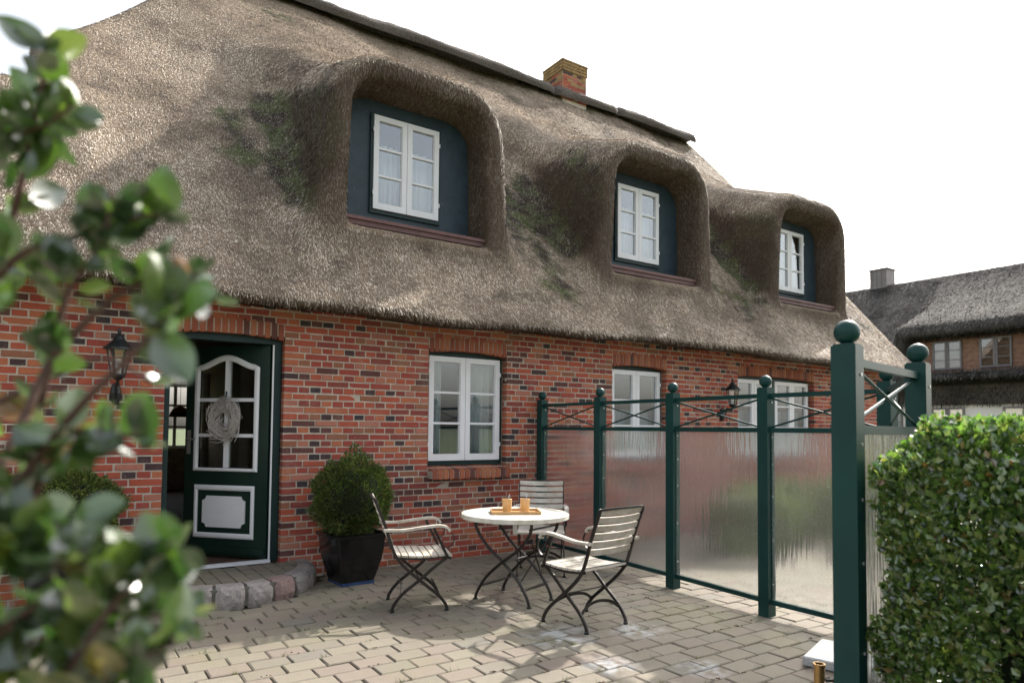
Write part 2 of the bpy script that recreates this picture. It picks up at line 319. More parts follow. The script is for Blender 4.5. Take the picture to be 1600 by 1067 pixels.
# obscured cast glass of the screen
m, nt, b = new_mat('rippled_cast_glass'); b.inputs['Transmission Weight'].default_value = 1; b.inputs['IOR'].default_value = 1.45; b.inputs['Base Color'].default_value = (.93, .95, .95, 1); b.inputs['Roughness'].default_value = .2
tc = nd(nt, 'ShaderNodeNewGeometry'); mp = nd(nt, 'ShaderNodeMapping'); mp.inputs['Scale'].default_value = (8, 8, .9); nt.links.new(tc.outputs['Position'], mp.inputs['Vector'])
n = nd(nt, 'ShaderNodeTexNoise', Scale=1, Detail=3, Roughness=.6); nt.links.new(mp.outputs[0], n.inputs['Vector']); bump(nt, b, n.outputs['Fac'], .3, .05); tl = nd(nt, 'ShaderNodeBsdfTranslucent'); tl.inputs[0].default_value = (.86, .86, .88, 1); ms = nd(nt, 'ShaderNodeMixShader'); ms.inputs[0].default_value = .012; nt.links.new(b.outputs[0], ms.inputs[1]); nt.links.new(tl.outputs[0], ms.inputs[2]); nt.links.new(ms.outputs[0], nt.nodes['Material Output'].inputs[0])
sp = noise(nt, 130, 2, .5, 'Position'); nt.links.new(ramp(nt, sp, [(.7, (.14, .14, .14)), (.76, (.6, .6, .6))]), b.inputs['Roughness']); M['frost'] = m

# ------------------------------------------------------------------ ground, patio
gm = MB().add([(-300, -300, -.05), (300, -300, -.05), (300, 300, -.05), (-300, 300, -.05)], [(0, 1, 2, 3)])
tag(gm.build('ground', M['lawn']), kind='structure')
pm = MB().box((-5, -9, -.045), (14.5, -.002, -.018)); patio = tag(pm.build('patio', M['joint']), kind='structure')
def chamfer_unit(j=0.0):
    c = .5; e = .03
    b = [(-c, -c, 0), (c, -c, 0), (c, c, 0), (-c, c, 0)]; t0 = [(x, y, .88) for x, y, _ in b]; t1 = [(x*(1-2*e), y*(1-3*e), 1) for x, y, _ in b]
    v = b+t0+t1; f = [(4, 5, 9, 8), (5, 6, 10, 9), (6, 7, 11, 10), (7, 4, 8, 11), (8, 9, 10, 11), (0, 1, 5, 4), (1, 2, 6, 5), (2, 3, 7, 6), (3, 0, 4, 7)]
    v = [(x+random.uniform(-j, j), y+random.uniform(-j, j)*1.3, z) for x, y, z in v]; return np.array(v), np.array(f)
STEP_C, STEP_A, STEP_B = (1.32, 0.0), .86, .92
cells = []; PL, PW = .243, .163
for r in range(0, 55):
    y = -.09-r*PW
    for q in range(-22, 62):
        x = q*PL+(PL/2 if r % 2 else 0)+.03*math.sin(r*1.7)
        if x > 14.3 or x < -4.8: continue
        if ((x-STEP_C[0])/(STEP_A+.03))**2+((y-STEP_C[1])/(STEP_B+.0))**2 < 1: continue
        cells.append((x, y, (Vector((x, y, 0))-CAMP).length, x > 4.75))
def vis_px(x, y):
    v = Vector((x, y, 0))-CAMP; d = v.dot(fwd)
    if d < .5: return None
    return CX+v.dot(right)/d*FPX, CY-v.dot(up)/d*FPX
near = []
for i, (x, y, d, b_) in enumerate(cells):
    p = vis_px(x, y)
    if p and 240 < p[0] < 1375 and p[1] < 1085 and not b_: near.append((d, i))
near = set(i for d, i in sorted(near)[:300])
pv_mesh = []
for k in range(6):
    v, f = chamfer_unit(.012); pv_mesh.append(np_mesh('paver', v, f, M['paver']))
BV, BF, BT = [], [], []
for i, (x, y, d, _) in enumerate(cells):
    z = random.uniform(-.0035, .003); rz = random.uniform(-.012, .012); tx, ty = random.uniform(-.007, .007), random.uniform(-.007, .007)
    L, Wd = PL-random.uniform(.005, .011), PW-random.uniform(.005, .010)
    if i in near:
        o = put('paver', pv_mesh[i % 6], patio); o.location = (x, y, z-.05); o.rotation_euler = (tx, ty, rz); o.scale = (L, Wd, .05)
    else:
        v, f = chamfer_unit(.012); Mt = np.array(Matrix.Translation((x, y, z-.05)) @ Euler((tx, ty, rz)).to_matrix().to_4x4() @ Matrix.Diagonal((L, Wd, .05, 1)))
        v = v @ Mt[:3, :3].T+Mt[:3, 3]; BF.append(f+12*len(BV)); BV.append(v); BT += [random.random()]*12
tag(put('paver_field', np_mesh('paver_field', np.concatenate(BV), np.concatenate(BF), M['paver_bulk'], attrs={'tint': BT}), patio), kind='stuff')
# weeds in the joints and litter
V, F, T = [], [], []
for k in range(150):
    r = random.randrange(3, 30); y = -.09-(r+.5)*PW; x = random.uniform(.2, 4.7)
    for q in range(random.randrange(4, 11)):
        a = random.uniform(0, 6.28); h = random.uniform(.008, .035); bx, by = x+random.gauss(0, .02), y+random.gauss(0, .006); n = len(V)
        V += [(bx-.002, by, -.012), (bx+.002, by, -.012), (bx+math.cos(a)*h*.7, by+math.sin(a)*h*.7, h)]; F.append((n, n+1, n+2)); T += [random.random()]*3
tag(put('joint_weeds', np_mesh('joint_weeds', V, F, M['grass'], attrs={'tint': T})), 'tiny green weeds sprouting from the patio joints', 'weeds', kind='stuff')
V, F = [], []
for k in range(170):
    r = random.randrange(3, 34); y = -.09-(r+.5)*PW+random.gauss(0, .01); x = random.uniform(.2, 4.8)
    for q in range(random.randrange(1, 5)):
        a = random.uniform(0, 6.28); s = random.uniform(.006, .016); n = len(V); cx_, cy_ = x+random.gauss(0, .02), y+random.gauss(0, .008)
        V += [(cx_+math.cos(a)*s, cy_+math.sin(a)*s, .004), (cx_-math.sin(a)*s*.5, cy_+math.cos(a)*s*.5, .012), (cx_-math.cos(a)*s, cy_-math.sin(a)*s, .005), (cx_+math.sin(a)*s*.5, cy_-math.cos(a)*s*.5, .003)]; F.append((n, n+1, n+2, n+3))
tag(put('leaf_litter', np_mesh('leaf_litter', V, F, M['litter'])), 'dry brown leaf crumbs scattered on the patio', 'leaves', kind='stuff')

# ------------------------------------------------------------------ the house
house = empty('thatched_house', (6.6, 4.4, 0), 0, 'red brick cottage with thatched roof and three eyebrow dormers', 'house')
COURSE, STR, HDR = .0667, .232, .116
XL, XR, WTOP, YB = -6.0, 13.45, 2.72, 8.9
OPEN = {'door': (.846, 1.883, .02, 2.31), 'w1': (3.475, 4.506, 1.05, 2.315), 'w2': (6.213, 7.23, 1.05, 2.315), 'w3': (8.82, 10.83, 1.05, 2.315)}
ARCH = .16
wb = MB(); e = .008; xs = [XL]; T_ = .30        # mortar core of the facade, with openings
ops = sorted(OPEN.values())
prev = XL
for (a, b, z0, z1) in ops:
    wb.box((prev, .004, -.05), (a-e, T_, WTOP)); prev = b+e
    wb.box((a-e, .004, z1+.035+.003), (b+e, T_, WTOP))
    if z0 > .1: wb.box((a-e, .0042, -.05), (b+e, T_, z0-.02)); wb.box((a+.002, -.10, .912), (b-.002, .0041, .995))
wb.box((prev, .004, -.05), (XR, T_, WTOP))
wb.box((XR-.3, T_, -.05), (XR, YB, WTOP)); wb.box((XL, T_, -.05), (XL+.3, YB, WTOP))
HW = (1.62, 2.62, 1.0, 2.32)    # garden window at the back of the hall
wb.box((XL+.3, YB-.3, -.05), (HW[0], YB, WTOP)); wb.box((HW[1], YB-.3, -.05), (XR-.3, YB, WTOP)); wb.box((HW[0], YB-.3, -.05), (HW[1], YB, HW[2])); wb.box((HW[0], YB-.3, HW[3]), (HW[1], YB, WTOP))
wall = wb.build('wall', M['mortar'], house, True)
# facade bricks: courses of stretchers and headers in turn
bricks = []
for r in range(0, 41):
    z0 = r*COURSE; z1 = z0+COURSE
    if z1 > WTOP+.03: break
    stretch = (r % 2 == 0); P = STR if stretch else HDR; off = (STR/2 if (r//2) % 2 else 0) if stretch else -HDR/2
    spans = [(XL, XR)]
    for nme, (a, b, c, d) in OPEN.items():
        lo, hi = c-.002, d+ARCH-.02
        if nme != 'door': lo = c-.10
        if z1 > lo+.02 and z0 < hi-.015:
            ns = []
            for (s0, s1) in spans:
                if s1 <= a or s0 >= b: ns.append((s0, s1))
                else:
                    if a-s0 > .02: ns.append((s0, a))
                    if s1-b > .02: ns.append((b, s1))
            spans = ns
    for (s0, s1) in spans:
        k = math.floor((s0-off)/P); xs = []
        x = off+k*P
        while x < s1:
            a, b = max(x, s0), min(x+P, s1)
            if b-a > .01: xs.append([a, b])
            x += P
        if len(xs) > 1 and xs[0][1]-xs[0][0] < .07: xs[1][0] = xs[0][0]; xs.pop(0)
        if len(xs) > 1 and xs[-1][1]-xs[-1][0] < .07: xs[-2][1] = xs[-1][1]; xs.pop()
        for (a, b) in xs:
            if b > XL+8.5-3.2: bricks.append((a, b, z0, z1))
def brick_geo(j=.02):
    c = [(0, 0), (1, 0), (1, 1), (0, 1)]; e = .02
    v = [(x, 1, z) for x, z in c]+[(x+random.uniform(-j, j)*.4, .06, z+random.uniform(-j, j)) for x, z in c]+[(x+(e if x < .5 else -e)*random.uniform(.4, 1.6), random.uniform(-.03, .03), z+(.05 if z < .5 else -.05)*random.uniform(.5, 1.8)) for x, z in c]
    f = [(0, 3, 7, 4), (1, 0, 4, 5), (2, 1, 5, 6), (3, 2, 6, 7), (4, 7, 11, 8), (5, 4, 8, 9), (6, 5, 9, 10), (7, 6, 10, 11), (8, 11, 10, 9)]
    return np.array(v), np.array(f)
bmesh_v = []
for k in range(8):
    v, f = brick_geo(); bmesh_v.append(np_mesh('brick', v, f, M['brick']))
order = sorted(range(len(bricks)), key=lambda i: (Vector(((bricks[i][0]+bricks[i][1])/2, 0, bricks[i][2]))-CAMP).length if bricks[i][0] > -.2 else 99)
single = set(order[:300]); BV, BF, BT = [], [], []
J = .0118
for i, (a, b, z0, z1) in enumerate(bricks):
    x0, x1 = a+J/2*random.uniform(.7, 1.3), b-J/2*random.uniform(.7, 1.3); h0, h1 = z0+J/2*random.uniform(.7, 1.4), z1-J/2*random.uniform(.6, 1.3); yy = random.uniform(-.004, .002)
    if i in single:
        o = put('brick', bmesh_v[i % 8], wall); o.location = (x0, yy, h0); o.scale = (x1-x0, .1, h1-h0); o.matrix_parent_inverse = local_mw(wall).inverted()
    else:
        v, f = brick_geo(); v = v*np.array([x1-x0, .1, h1-h0])+np.array([x0, yy, h0]); BF.append(f+12*len(BV)); BV.append(v)
        hd = (b-a) < .15; t = random.random(); BT += [min(.999, t*.92+.08 if hd else t*.9)]*12
tag(put('brick_courses', np_mesh('brick_courses', np.concatenate(BV), np.concatenate(BF), M['brick_bulk'], attrs={'tint': BT}), wall, True), kind='stuff')
# segmental arches of soldier bricks, brick window sills
def arch_z(x, a, b, z): m = (a+b)/2; return z+.035*(1-((x-m)/((b-a)/2))**2)
for nme, (a, b, z0, z1) in OPEN.items():
    n = round((b-a)/.0655); w = (b-a)/n
    for k in range(n):
        xa, xb = a+k*w+.007, a+(k+1)*w-.007; mb = MB(); yy = random.uniform(-.005, 0)
        za, zb = arch_z(xa, a, b, z1), arch_z(xb, a, b, z1); t = ARCH-.006
        mb.prism([(xa, za), (xb, zb), (xb, zb+t), (xa, za+t)], yy, .11); mb.build('arch_brick', M['arch'], wall, True)
    if nme != 'door':
        n = round((b-a)/.068); w = (b-a)/n
        for k in range(n):
            xa, xb = a+k*w+.006, a+(k+1)*w-.007; d = -.045+random.uniform(-.004, .004)
            MB().add([(xa, -.065+d, .905), (xb, -.065+d, .905), (xb, .13, .92), (xa, .13, .92), (xa, -.062+d, 1.008), (xb, -.062+d, 1.008), (xb, .13, 1.046), (xa, .13, 1.046)], [(0, 3, 2, 1), (4, 5, 6, 7), (0, 1, 5, 4), (1, 2, 6, 5), (2, 3, 7, 6), (3, 0, 4, 7)]).build('sill_brick', M['arch'], wall, True)
# windows
def window(x0, x1, z0, z1, y, parent, fw=.035, arch=False, casements=2, mull=False):
    f = MB(); d = .07
    f.box((x0, y, z0), (x0+fw, y+d, z1)); f.box((x1-fw, y, z0), (x1, y+d, z1)); f.box((x0+fw, y, z0), (x1-fw, y+d, z0+fw+.012)); f.box((x0+fw, y, z1-fw*.6), (x1-fw, y+d, z1+(.06 if arch else 0)))
    units = [(x0+fw, x1-fw)]
    if mull: m = (x0+x1)/2; f.box((m-.04, y, z0+fw+.012), (m+.04, y+d, z1-fw*.6)); units = [(x0+fw, m-.04), (m+.04, x1-fw)]
    w = f.build('window', M['green'], parent, True)
    zb, zt = z0+fw+.016, z1-fw*.6-.004
    for (ua, ub) in units:
        cw = (ub-ua)/casements
        for c in range(casements):
            a, b = ua+c*cw+.003, ua+(c+1)*cw-.003; t = .062; ys = y-.022
            s = MB(); s.box((a, ys, zb), (a+t, ys+.05, zt)); s.box((b-t, ys, zb), (b, ys+.05, zt)); s.box((a+t, ys, zb), (b-t, ys+.05, zb+t+.012)); s.box((a+t, ys, zt-t), (b-t, ys+.05, zt))
            for q in (0, 1):    # glazing rebate
                s.box((a+t, ys+.018, zb+t+.012), (a+t+.008, ys+.048, zt-t)) if q == 0 else s.box((b-t-.008, ys+.018, zb+t+.012), (b-t, ys+.048, zt-t))
            s.build('sash', M['white'], w, True)
            g0, g1 = zb+t+.012, zt-t; ph = (g1-g0)/3
            for k in (1, 2): MB().box((a+t, ys+.006, g0+k*ph-.012), (b-t, ys+.045, g0+k*ph+.012)).build('glazing_bar', M['white'], w, True)
            for k in range(3): MB().box((a+t+.002, ys+.026, g0+k*ph+(.0125 if k else .002)), (b-t-.002, ys+.032, g0+(k+1)*ph-(.0125 if k < 2 else .002))).build('pane', M['pane'], w, True)
            hx = a-.006 if c == 0 else b+.006
            for hz in (zb+.16, zt-.2): MB().tube([(hx, ys-.004, hz), (hx, ys-.004, hz+.045)], .008, 6).build('hinge', M['white'], w, True)
    return w
def curtain(x0, x1, z0, z1, y, label):
    n = 60; V = []; ph = random.uniform(0, 6)
    for i in range(n+1):
        x = x0+(x1-x0)*i/n; yy = y+.022*math.sin(ph+i*.95+math.sin(i*.31)*1.4)+.01*math.sin(i*2.3)
        V += [(x, yy, z0), (x+.006*math.sin(i), yy*.98+y*.02, z1)]
    me = np_mesh('curtain', V, [(2*i, 2*i+2, 2*i+3, 2*i+1) for i in range(n)], M['curtain'], True); o = put('curtain', me)
    sm = o.modifiers.new('thick', 'SOLIDIFY'); sm.thickness = .003; return tag(o, label, 'curtain')
for nme in ('w1', 'w2', 'w3'):
    a, b, z0, z1 = OPEN[nme]; window(a+.004, b-.004, z0, z1-.004, .105, house, arch=True, mull=(nme == 'w3'))
curtain(3.98, 4.5, .9, 2.4, .235, 'pale curtain drawn behind right casement of window above garden table')
curtain(3.5, 3.74, .9, 2.4, .24, 'gathered curtain at left edge of window above garden table')
curtain(6.25, 7.2, .9, 1.75, .25, 'pale half curtain behind window beyond first glass screen bays'); curtain(8.86, 10.8, .9, 1.8, .25, 'pale curtain behind wide four casement window')
# hall and rooms
inn = MB(); inn.box((XL+.3, T_, .12), (XR-.3, YB-.3, .16)); fl = inn.build('hall_floor', M['infloor'], house, True)
iw = MB(); iw.box((.45, T_+.001, .165), (.55, YB-.31, 2.55)); iw.box((2.75, T_+.001, .165), (2.85, YB-.31, 2.55)); iw.box((5.3, T_+.001, .165), (5.4, YB-.31, 2.55)); iw.box((8.0, T_+.001, .165), (8.1, YB-.31, 2.55))
iw.box((2.9, 3.6, .165), (XR-.32, 3.7, 2.55)); iw.box((XL+.31, T_+.02, 2.56), (XR-.31, YB-.31, 2.6)); iw.box((.551, 2.6, .165), (1.08, 2.68, 2.54)); iw.box((2.2, 2.6, .165), (2.749, 2.68, 2.54))
iw.build('inner_wall', M['inwall'], house, True)
# garden window at the far end of the hall
wf = MB()
for (a, b) in (((HW[0], HW[2]), (HW[0]+.06, HW[3])), ((HW[1]-.06, HW[2]), (HW[1], HW[3])), ((HW[0]+.06, HW[2]), (HW[1]-.06, HW[2]+.06)), ((HW[0]+.06, HW[3]-.06), (HW[1]-.06, HW[3])), ((2.09, HW[2]+.06), (2.15, HW[3]-.06)), ((HW[0]+.06, 1.42), (2.09, 1.46)), ((HW[0]+.06, 1.86), (2.09, 1.9)), ((2.15, 1.42), (HW[1]-.06, 1.46)), ((2.15, 1.86), (HW[1]-.06, 1.9))):
    wf.box((a[0], YB-.2, a[1]), (b[0], YB-.14, b[1]))
wf.build('window', M['white'], house, True)
lamp = empty('pendant_lamp', (1.90, 6.5, 1.62), 0, 'copper dome pendant lamp glimpsed inside the open doorway', 'lamp')
MB().lathe([(.012, .2), (.04, .19), (.12, .14), (.17, .05), (.18, 0), (.172, 0), (.16, .05), (.11, .13), (.03, .18)], n=24).build('lamp_shade', M['copper'], lamp, smooth=True); MB().tube([(0, 0, .2), (0, 0, .92)], .004, 6).build('cord', M['black'], lamp)

# ---- front door
da, db, dz0, dz1 = OPEN['door']
fr = MB(); fr.box((da+.002, .075, .165), (da+.045, .16, dz1)); fr.box((db-.07, .075, .165), (db-.002, .16, dz1)); fr.box((da+.045, .075, dz1-.035), (db-.07, .16, dz1+.06))
frame = fr.build('door_frame', M['green'], house, True)
MB().box((da+.045, .06, .15), (db-.07, .12, .178)).build('threshold', M['white'], house, True); MB().box((db-.085, .080, .18), (db-.071, .10, dz1-.04)).build('door_seal', M['white'], house, True)
TH = R(48); HX, HY = db-.085, .125
DM = Matrix.Translation((HX, HY, .185)) @ Matrix(((-math.cos(TH), math.sin(TH), 0, 0), (math.sin(TH), math.cos(TH), 0, 0), (0, 0, 1, 0), (0, 0, 0, 1)))
# door local: x from hinge to free edge, y: +y = away from the camera side, z up
DW, DH = .95, 2.085
def dput(mb, name, mat, parent, smooth=False):
    mb.v = [tuple(DM @ Vector(p)) for p in mb.v]; return mb.build(name, mat, parent, True, smooth)
gu0, gu1, gz0, gz1, gpk = .135, .82, .85, 1.865, 1.965
def arch_line(u0, u1, zs, pk, n=24):
    out = []
    for i in range(n+1):
        t = i/n; s = .5-.5*math.cos(2*math.pi*t); out.append((u0+(u1-u0)*t, zs+(pk-zs)*s))
    return out
top = arch_line(gu0, gu1, gz1, gpk)
leaf = MB(); leaf.box((0, -.028, 0), (gu0, .028, DH)); leaf.box((gu1, -.028, 0), (DW, .028, DH)); leaf.box((gu0, -.028, 0), (gu1, .028, gz0))
for i in range(len(top)-1):
    (ua, za), (ub, zb) = top[i], top[i+1]; leaf.prism([(ua, za), (ub, zb), (ub, DH), (ua, DH)], -.028, .028)
door = dput(leaf, 'door', M['doorgreen'], house)
mold = MB(); loop = [(gu0, gz0)]+top+[(gu1, gz0)]; pr = [(-.028, -.012), (.028, -.012), (.028, .006), (.012, .016), (-.012, .016), (-.028, .006)]
mold.sweep([(u, -.032, z) for u, z in loop], pr, True, (0, -1, 0)); dput(mold, 'glazing_moulding', M['white'], door)
um = (gu0+gu1)/2; bars = MB(); bars.box((um-.02, -.034, gz0+.02), (um+.02, .02, gpk-.015))
for z in (1.19, 1.545): bars.box((gu0+.02, -.031, z-.017), (um-.02, .018, z+.017)); bars.box((um+.02, -.031, z-.017), (gu1-.02, .018, z+.017))
dput(bars, 'glazing_bar', M['white'], door)
for (ua, ub) in ((gu0, um), (um, gu1)):
    for (za, zb) in ((gz0, 1.19), (1.19, 1.545), (1.545, None)):
        poly = [(ua+.004, za), (ub-.004, za)]
        if zb: poly += [(ub-.004, zb), (ua+.004, zb)]
        else: poly += [(u, z-.004) for u, z in reversed([p for p in top if ua+.003 < p[0] < ub-.003])]
        dput(MB().prism(poly, -.004, .004), 'pane', M['doorpane'], door)
pmn = MB(); a0, a1, b0, b1 = .125, .83, .17, .70
pmn.sweep([(a0+.03, -.036, b0+.03), (a0+.03, -.036, b1-.03), (a1-.03, -.036, b1-.03), (a1-.03, -.036, b0+.03)], [(-.032, -.01), (.032, -.01), (.032, .004), (.014, .014), (-.014, .014), (-.032, .004)], True, (0, -1, 0)); dput(pmn, 'panel_moulding', M['white'], door)
c0, c1, d0, d1, nn = a0+.11, a1-.11, b0+.11, b1-.11, .045; arc = lambda cx, cz, s: [(cx+nn*math.cos(s+k*math.pi/8), cz+nn*math.sin(s+k*math.pi/8)) for k in range(4, -1, -1)]
poly = arc(c0, d0, 0)+arc(c1, d0, math.pi/2)+arc(c1, d1, math.pi)+arc(c0, d1, -math.pi/2)
dput(MB().prism(poly, -.042, -.02), 'panel', M['white'], door)
dput(MB().box((.01, -.05, .03), (DW-.01, -.028, .09)), 'weather_board', M['doorgreen'], door)
hd = MB(); hd.box((.885, -.036, 1.0), (.925, -.026, 1.24)); hd.tube([(.905, -.03, 1.15), (.905, -.075, 1.15), (.87, -.085, 1.15), (.79, -.085, 1.15)], .009, 8); dput(hd, 'handle', M['bolt'], door)
# twig wreath on the door
wr = empty('wreath', tuple(DM @ Vector((.47, -.075, 1.36))), 0, 'grey twisted twig wreath hanging on the green door', 'wreath')
wv = MB()
for k in range(190):
    a0_ = random.uniform(0, 6.28); sp = random.uniform(1.2, 3.4); r0 = random.gauss(.118, .026); ph = random.uniform(0, 6.28); pts = []
    for i in range(9):
        t = i/8; a = a0_+sp*t; rr = r0+.028*math.sin(ph+t*3.2)+(.05*max(0, t-.75)*5 if k % 4 == 0 else 0); dy = .03*math.cos(ph+t*4)
        pts.append(DM.to_3x3() @ Vector((rr*math.cos(a), dy, rr*1.14*math.sin(a))))
    wv.tube(pts, random.uniform(.0022, .0048), 4)
wv.build('twigs', M['wreath'], wr); MB().tube([DM.to_3x3() @ Vector(p) for p in ((0, .02, .14), (.005, .025, .2), (0, .03, .27))], .008, 6).build('hanging_ribbon', M['green'], wr)

# ---- roof: signed distance field turned into a mesh
TANP = 1.196; PITR = math.atan(TANP); EY, EZ, RY = -.42, 2.72, 4.5; RZ = EZ+TANP*(RY-EY)
DORM = (3.42, 7.2, 10.95)
def smax(a, b, k): h = np.clip(.5+.5*(a-b)/k, 0, 1); return b+(a-b)*h+k*h*(1-h)
def smin(a, b, k): return -smax(-a, -b, k)
def roof_sdf(X, Y, Z):
    cp = math.cos(PITR)
    wob = .03*np.sin(X*1.1+1)+.02*np.sin(X*2.7+Z)+.02*np.sin(Z*2.1+X*.6)
    front = (Z-EZ-TANP*(Y-EY))*cp+wob; back = (Z-RZ+TANP*(Y-RY))*cp
    bottom = (2.60+.03*np.sin(X*.8+2)+.015*np.sin(X*3.1)+.10*np.clip(Y-EY, 0, .5))-Z
    rgt = (X-(13.68-(Z-EZ)*.165))*.985
    lft = np.maximum((Z-5.6-1.42*(X+.24))*.575, -.30-X)
    main = smax(smax(front, back, .18), rgt, .16); main = smax(main, lft, .14)
    low = smax(smax(front, (Z-4.95+1.0*(Y-1.45))*.7, .2), X-.3, .1)
    s = smin(main, low, .15)
    for xc in DORM:
        ty = Y-.10; zz = Z-.40*.5*(ty+np.sqrt(ty*ty+.06))+.03; x = X-xc; hw = 1.09+.09*np.clip(5.1-zz, 0, 1.8)
        r = .64; qx = np.abs(x)-(hw-r); qz = np.abs(zz-4.15)-(1.39-r)
        sh = np.hypot(np.maximum(qx, 0), np.maximum(qz, 0))+np.minimum(np.maximum(qx, qz), 0)-r
        body = smax(sh, (.08-.05*(Z-4.5))-Y, .15)
        u_ = np.clip((Z-5.5)/1.1, 0, 1); s = smin(s, body, .30+.85*u_*u_*(3-2*u_))
    s = smax(s, bottom, .10)
    for xc in DORM:
        x = X-xc; hw = .85-.03*np.clip(Z-4.2, 0, 2)+.05*np.clip(.5-Y, 0, 1); r = .32; top = 5.25+.10*np.clip(.5-Y, -.5, .6)
        qx = np.abs(x)-(hw-r); qz = np.maximum(Z-(top-r), 0)
        op = np.where(qz > 0, np.hypot(np.maximum(qx, 0), qz), np.maximum(qx, -9))-r
        op = np.maximum(op, 3.64-Z); op = np.maximum(op, Y-1.0)
        s = smax(s, -op, .07)
    return s
def surface_nets(F, org, h):
    nx, ny, nz = F.shape; Sg = F < 0
    c = [Sg[dx:nx-1+dx, dy:ny-1+dy, dz:nz-1+dz] for dx in (0, 1) for dy in (0, 1) for dz in (0, 1)]
    sm = sum(q.astype(np.int8) for q in c); act = (sm > 0) & (sm < 8); idx = np.argwhere(act)
    offs = np.array([(dx, dy, dz) for dx in (0, 1) for dy in (0, 1) for dz in (0, 1)])
    val = np.stack([F[idx[:, 0]+o_[0], idx[:, 1]+o_[1], idx[:, 2]+o_[2]] for o_ in offs], 1)
    acc = np.zeros((len(idx), 3)); cnt = np.zeros(len(idx))
    for a in range(8):
        for b in range(a+1, 8):
            if np.abs(offs[a]-offs[b]).sum() != 1: continue
            cr = (val[:, a] < 0) != (val[:, b] < 0); t = np.where(cr, val[:, a]/np.where(cr, val[:, a]-val[:, b], 1), 0)
            acc += np.where(cr[:, None], offs[a]+(offs[b]-offs[a])*t[:, None], 0); cnt += cr
    V = org+h*(idx+acc/cnt[:, None]); ID = np.full(act.shape, -1, np.int64); ID[act] = np.arange(len(idx)); Q = []
    for ax in range(3):
        sl0 = [slice(None)]*3; sl1 = [slice(None)]*3; sl0[ax] = slice(0, -1); sl1[ax] = slice(1, None)
        A = Sg[tuple(sl0)]; df = A != Sg[tuple(sl1)]; e = np.argwhere(df); u, v = (ax+1) % 3, (ax+2) % 3
        ok = (e[:, u] > 0) & (e[:, v] > 0) & (e[:, u] < F.shape[u]-1) & (e[:, v] < F.shape[v]-1); e = e[ok]
        def cid(du, dv):
            q = e.copy(); q[:, u] += du; q[:, v] += dv; return ID[q[:, 0], q[:, 1], q[:, 2]]
        q = np.stack([cid(-1, -1), cid(0, -1), cid(0, 0), cid(-1, 0)], 1); flip = ~A[e[:, 0], e[:, 1], e[:, 2]]
        q[flip] = q[flip][:, ::-1]; Q.append(q)
    return V, np.concatenate(Q)
h = .06; gx = np.arange(-4.0, 14.1, h); gy = np.arange(-.72, 4.9, h); gz = np.arange(2.36, 8.95, h)
Fv = roof_sdf(gx[:, None, None], gy[None, :, None], gz[None, None, :]).astype(np.float32)
RV, RF = surface_nets(Fv, np.array([gx[0], gy[0], gz[0]]), h)
def grad(P, fn, e=.02):
    g = np.stack([fn(P[:, 0]+e*(i == 0), P[:, 1]+e*(i == 1), P[:, 2]+e*(i == 2))-fn(P[:, 0]-e*(i == 0), P[:, 1]-e*(i == 1), P[:, 2]-e*(i == 2)) for i in range(3)], 1)
    return g/np.maximum(np.linalg.norm(g, axis=1, keepdims=True), 1e-6)
def moss_shade_of(P):
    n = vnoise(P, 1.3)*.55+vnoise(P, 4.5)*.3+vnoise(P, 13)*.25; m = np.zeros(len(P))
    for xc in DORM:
        for (dx, z, sx, sz, a) in ((-1.25, 4.6, .30, .95, 1.35), (-1.75, 4.65, .42, .6, .78), (1.62, 4.3, .3, .9, .75), (1.95, 3.7, .4, .55, .6)):  # moss spots; the strong one at each left cheek paints its shade
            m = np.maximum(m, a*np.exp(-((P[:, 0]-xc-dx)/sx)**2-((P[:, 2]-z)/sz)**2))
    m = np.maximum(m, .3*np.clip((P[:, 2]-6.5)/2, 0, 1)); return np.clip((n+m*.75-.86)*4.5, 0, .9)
steep_shade_of = lambda N: np.clip((.42-N[:, 2])/.3, 0, 1)  # steepness mask for the painted shade
roof = put('roof', np_mesh('roof', RV, RF, M['thatch'], True, {'steep_shade': steep_shade_of(grad(RV, roof_sdf)), 'moss_shade': moss_shade_of(RV), 'tint': rng.random(len(RV))}), house, True)
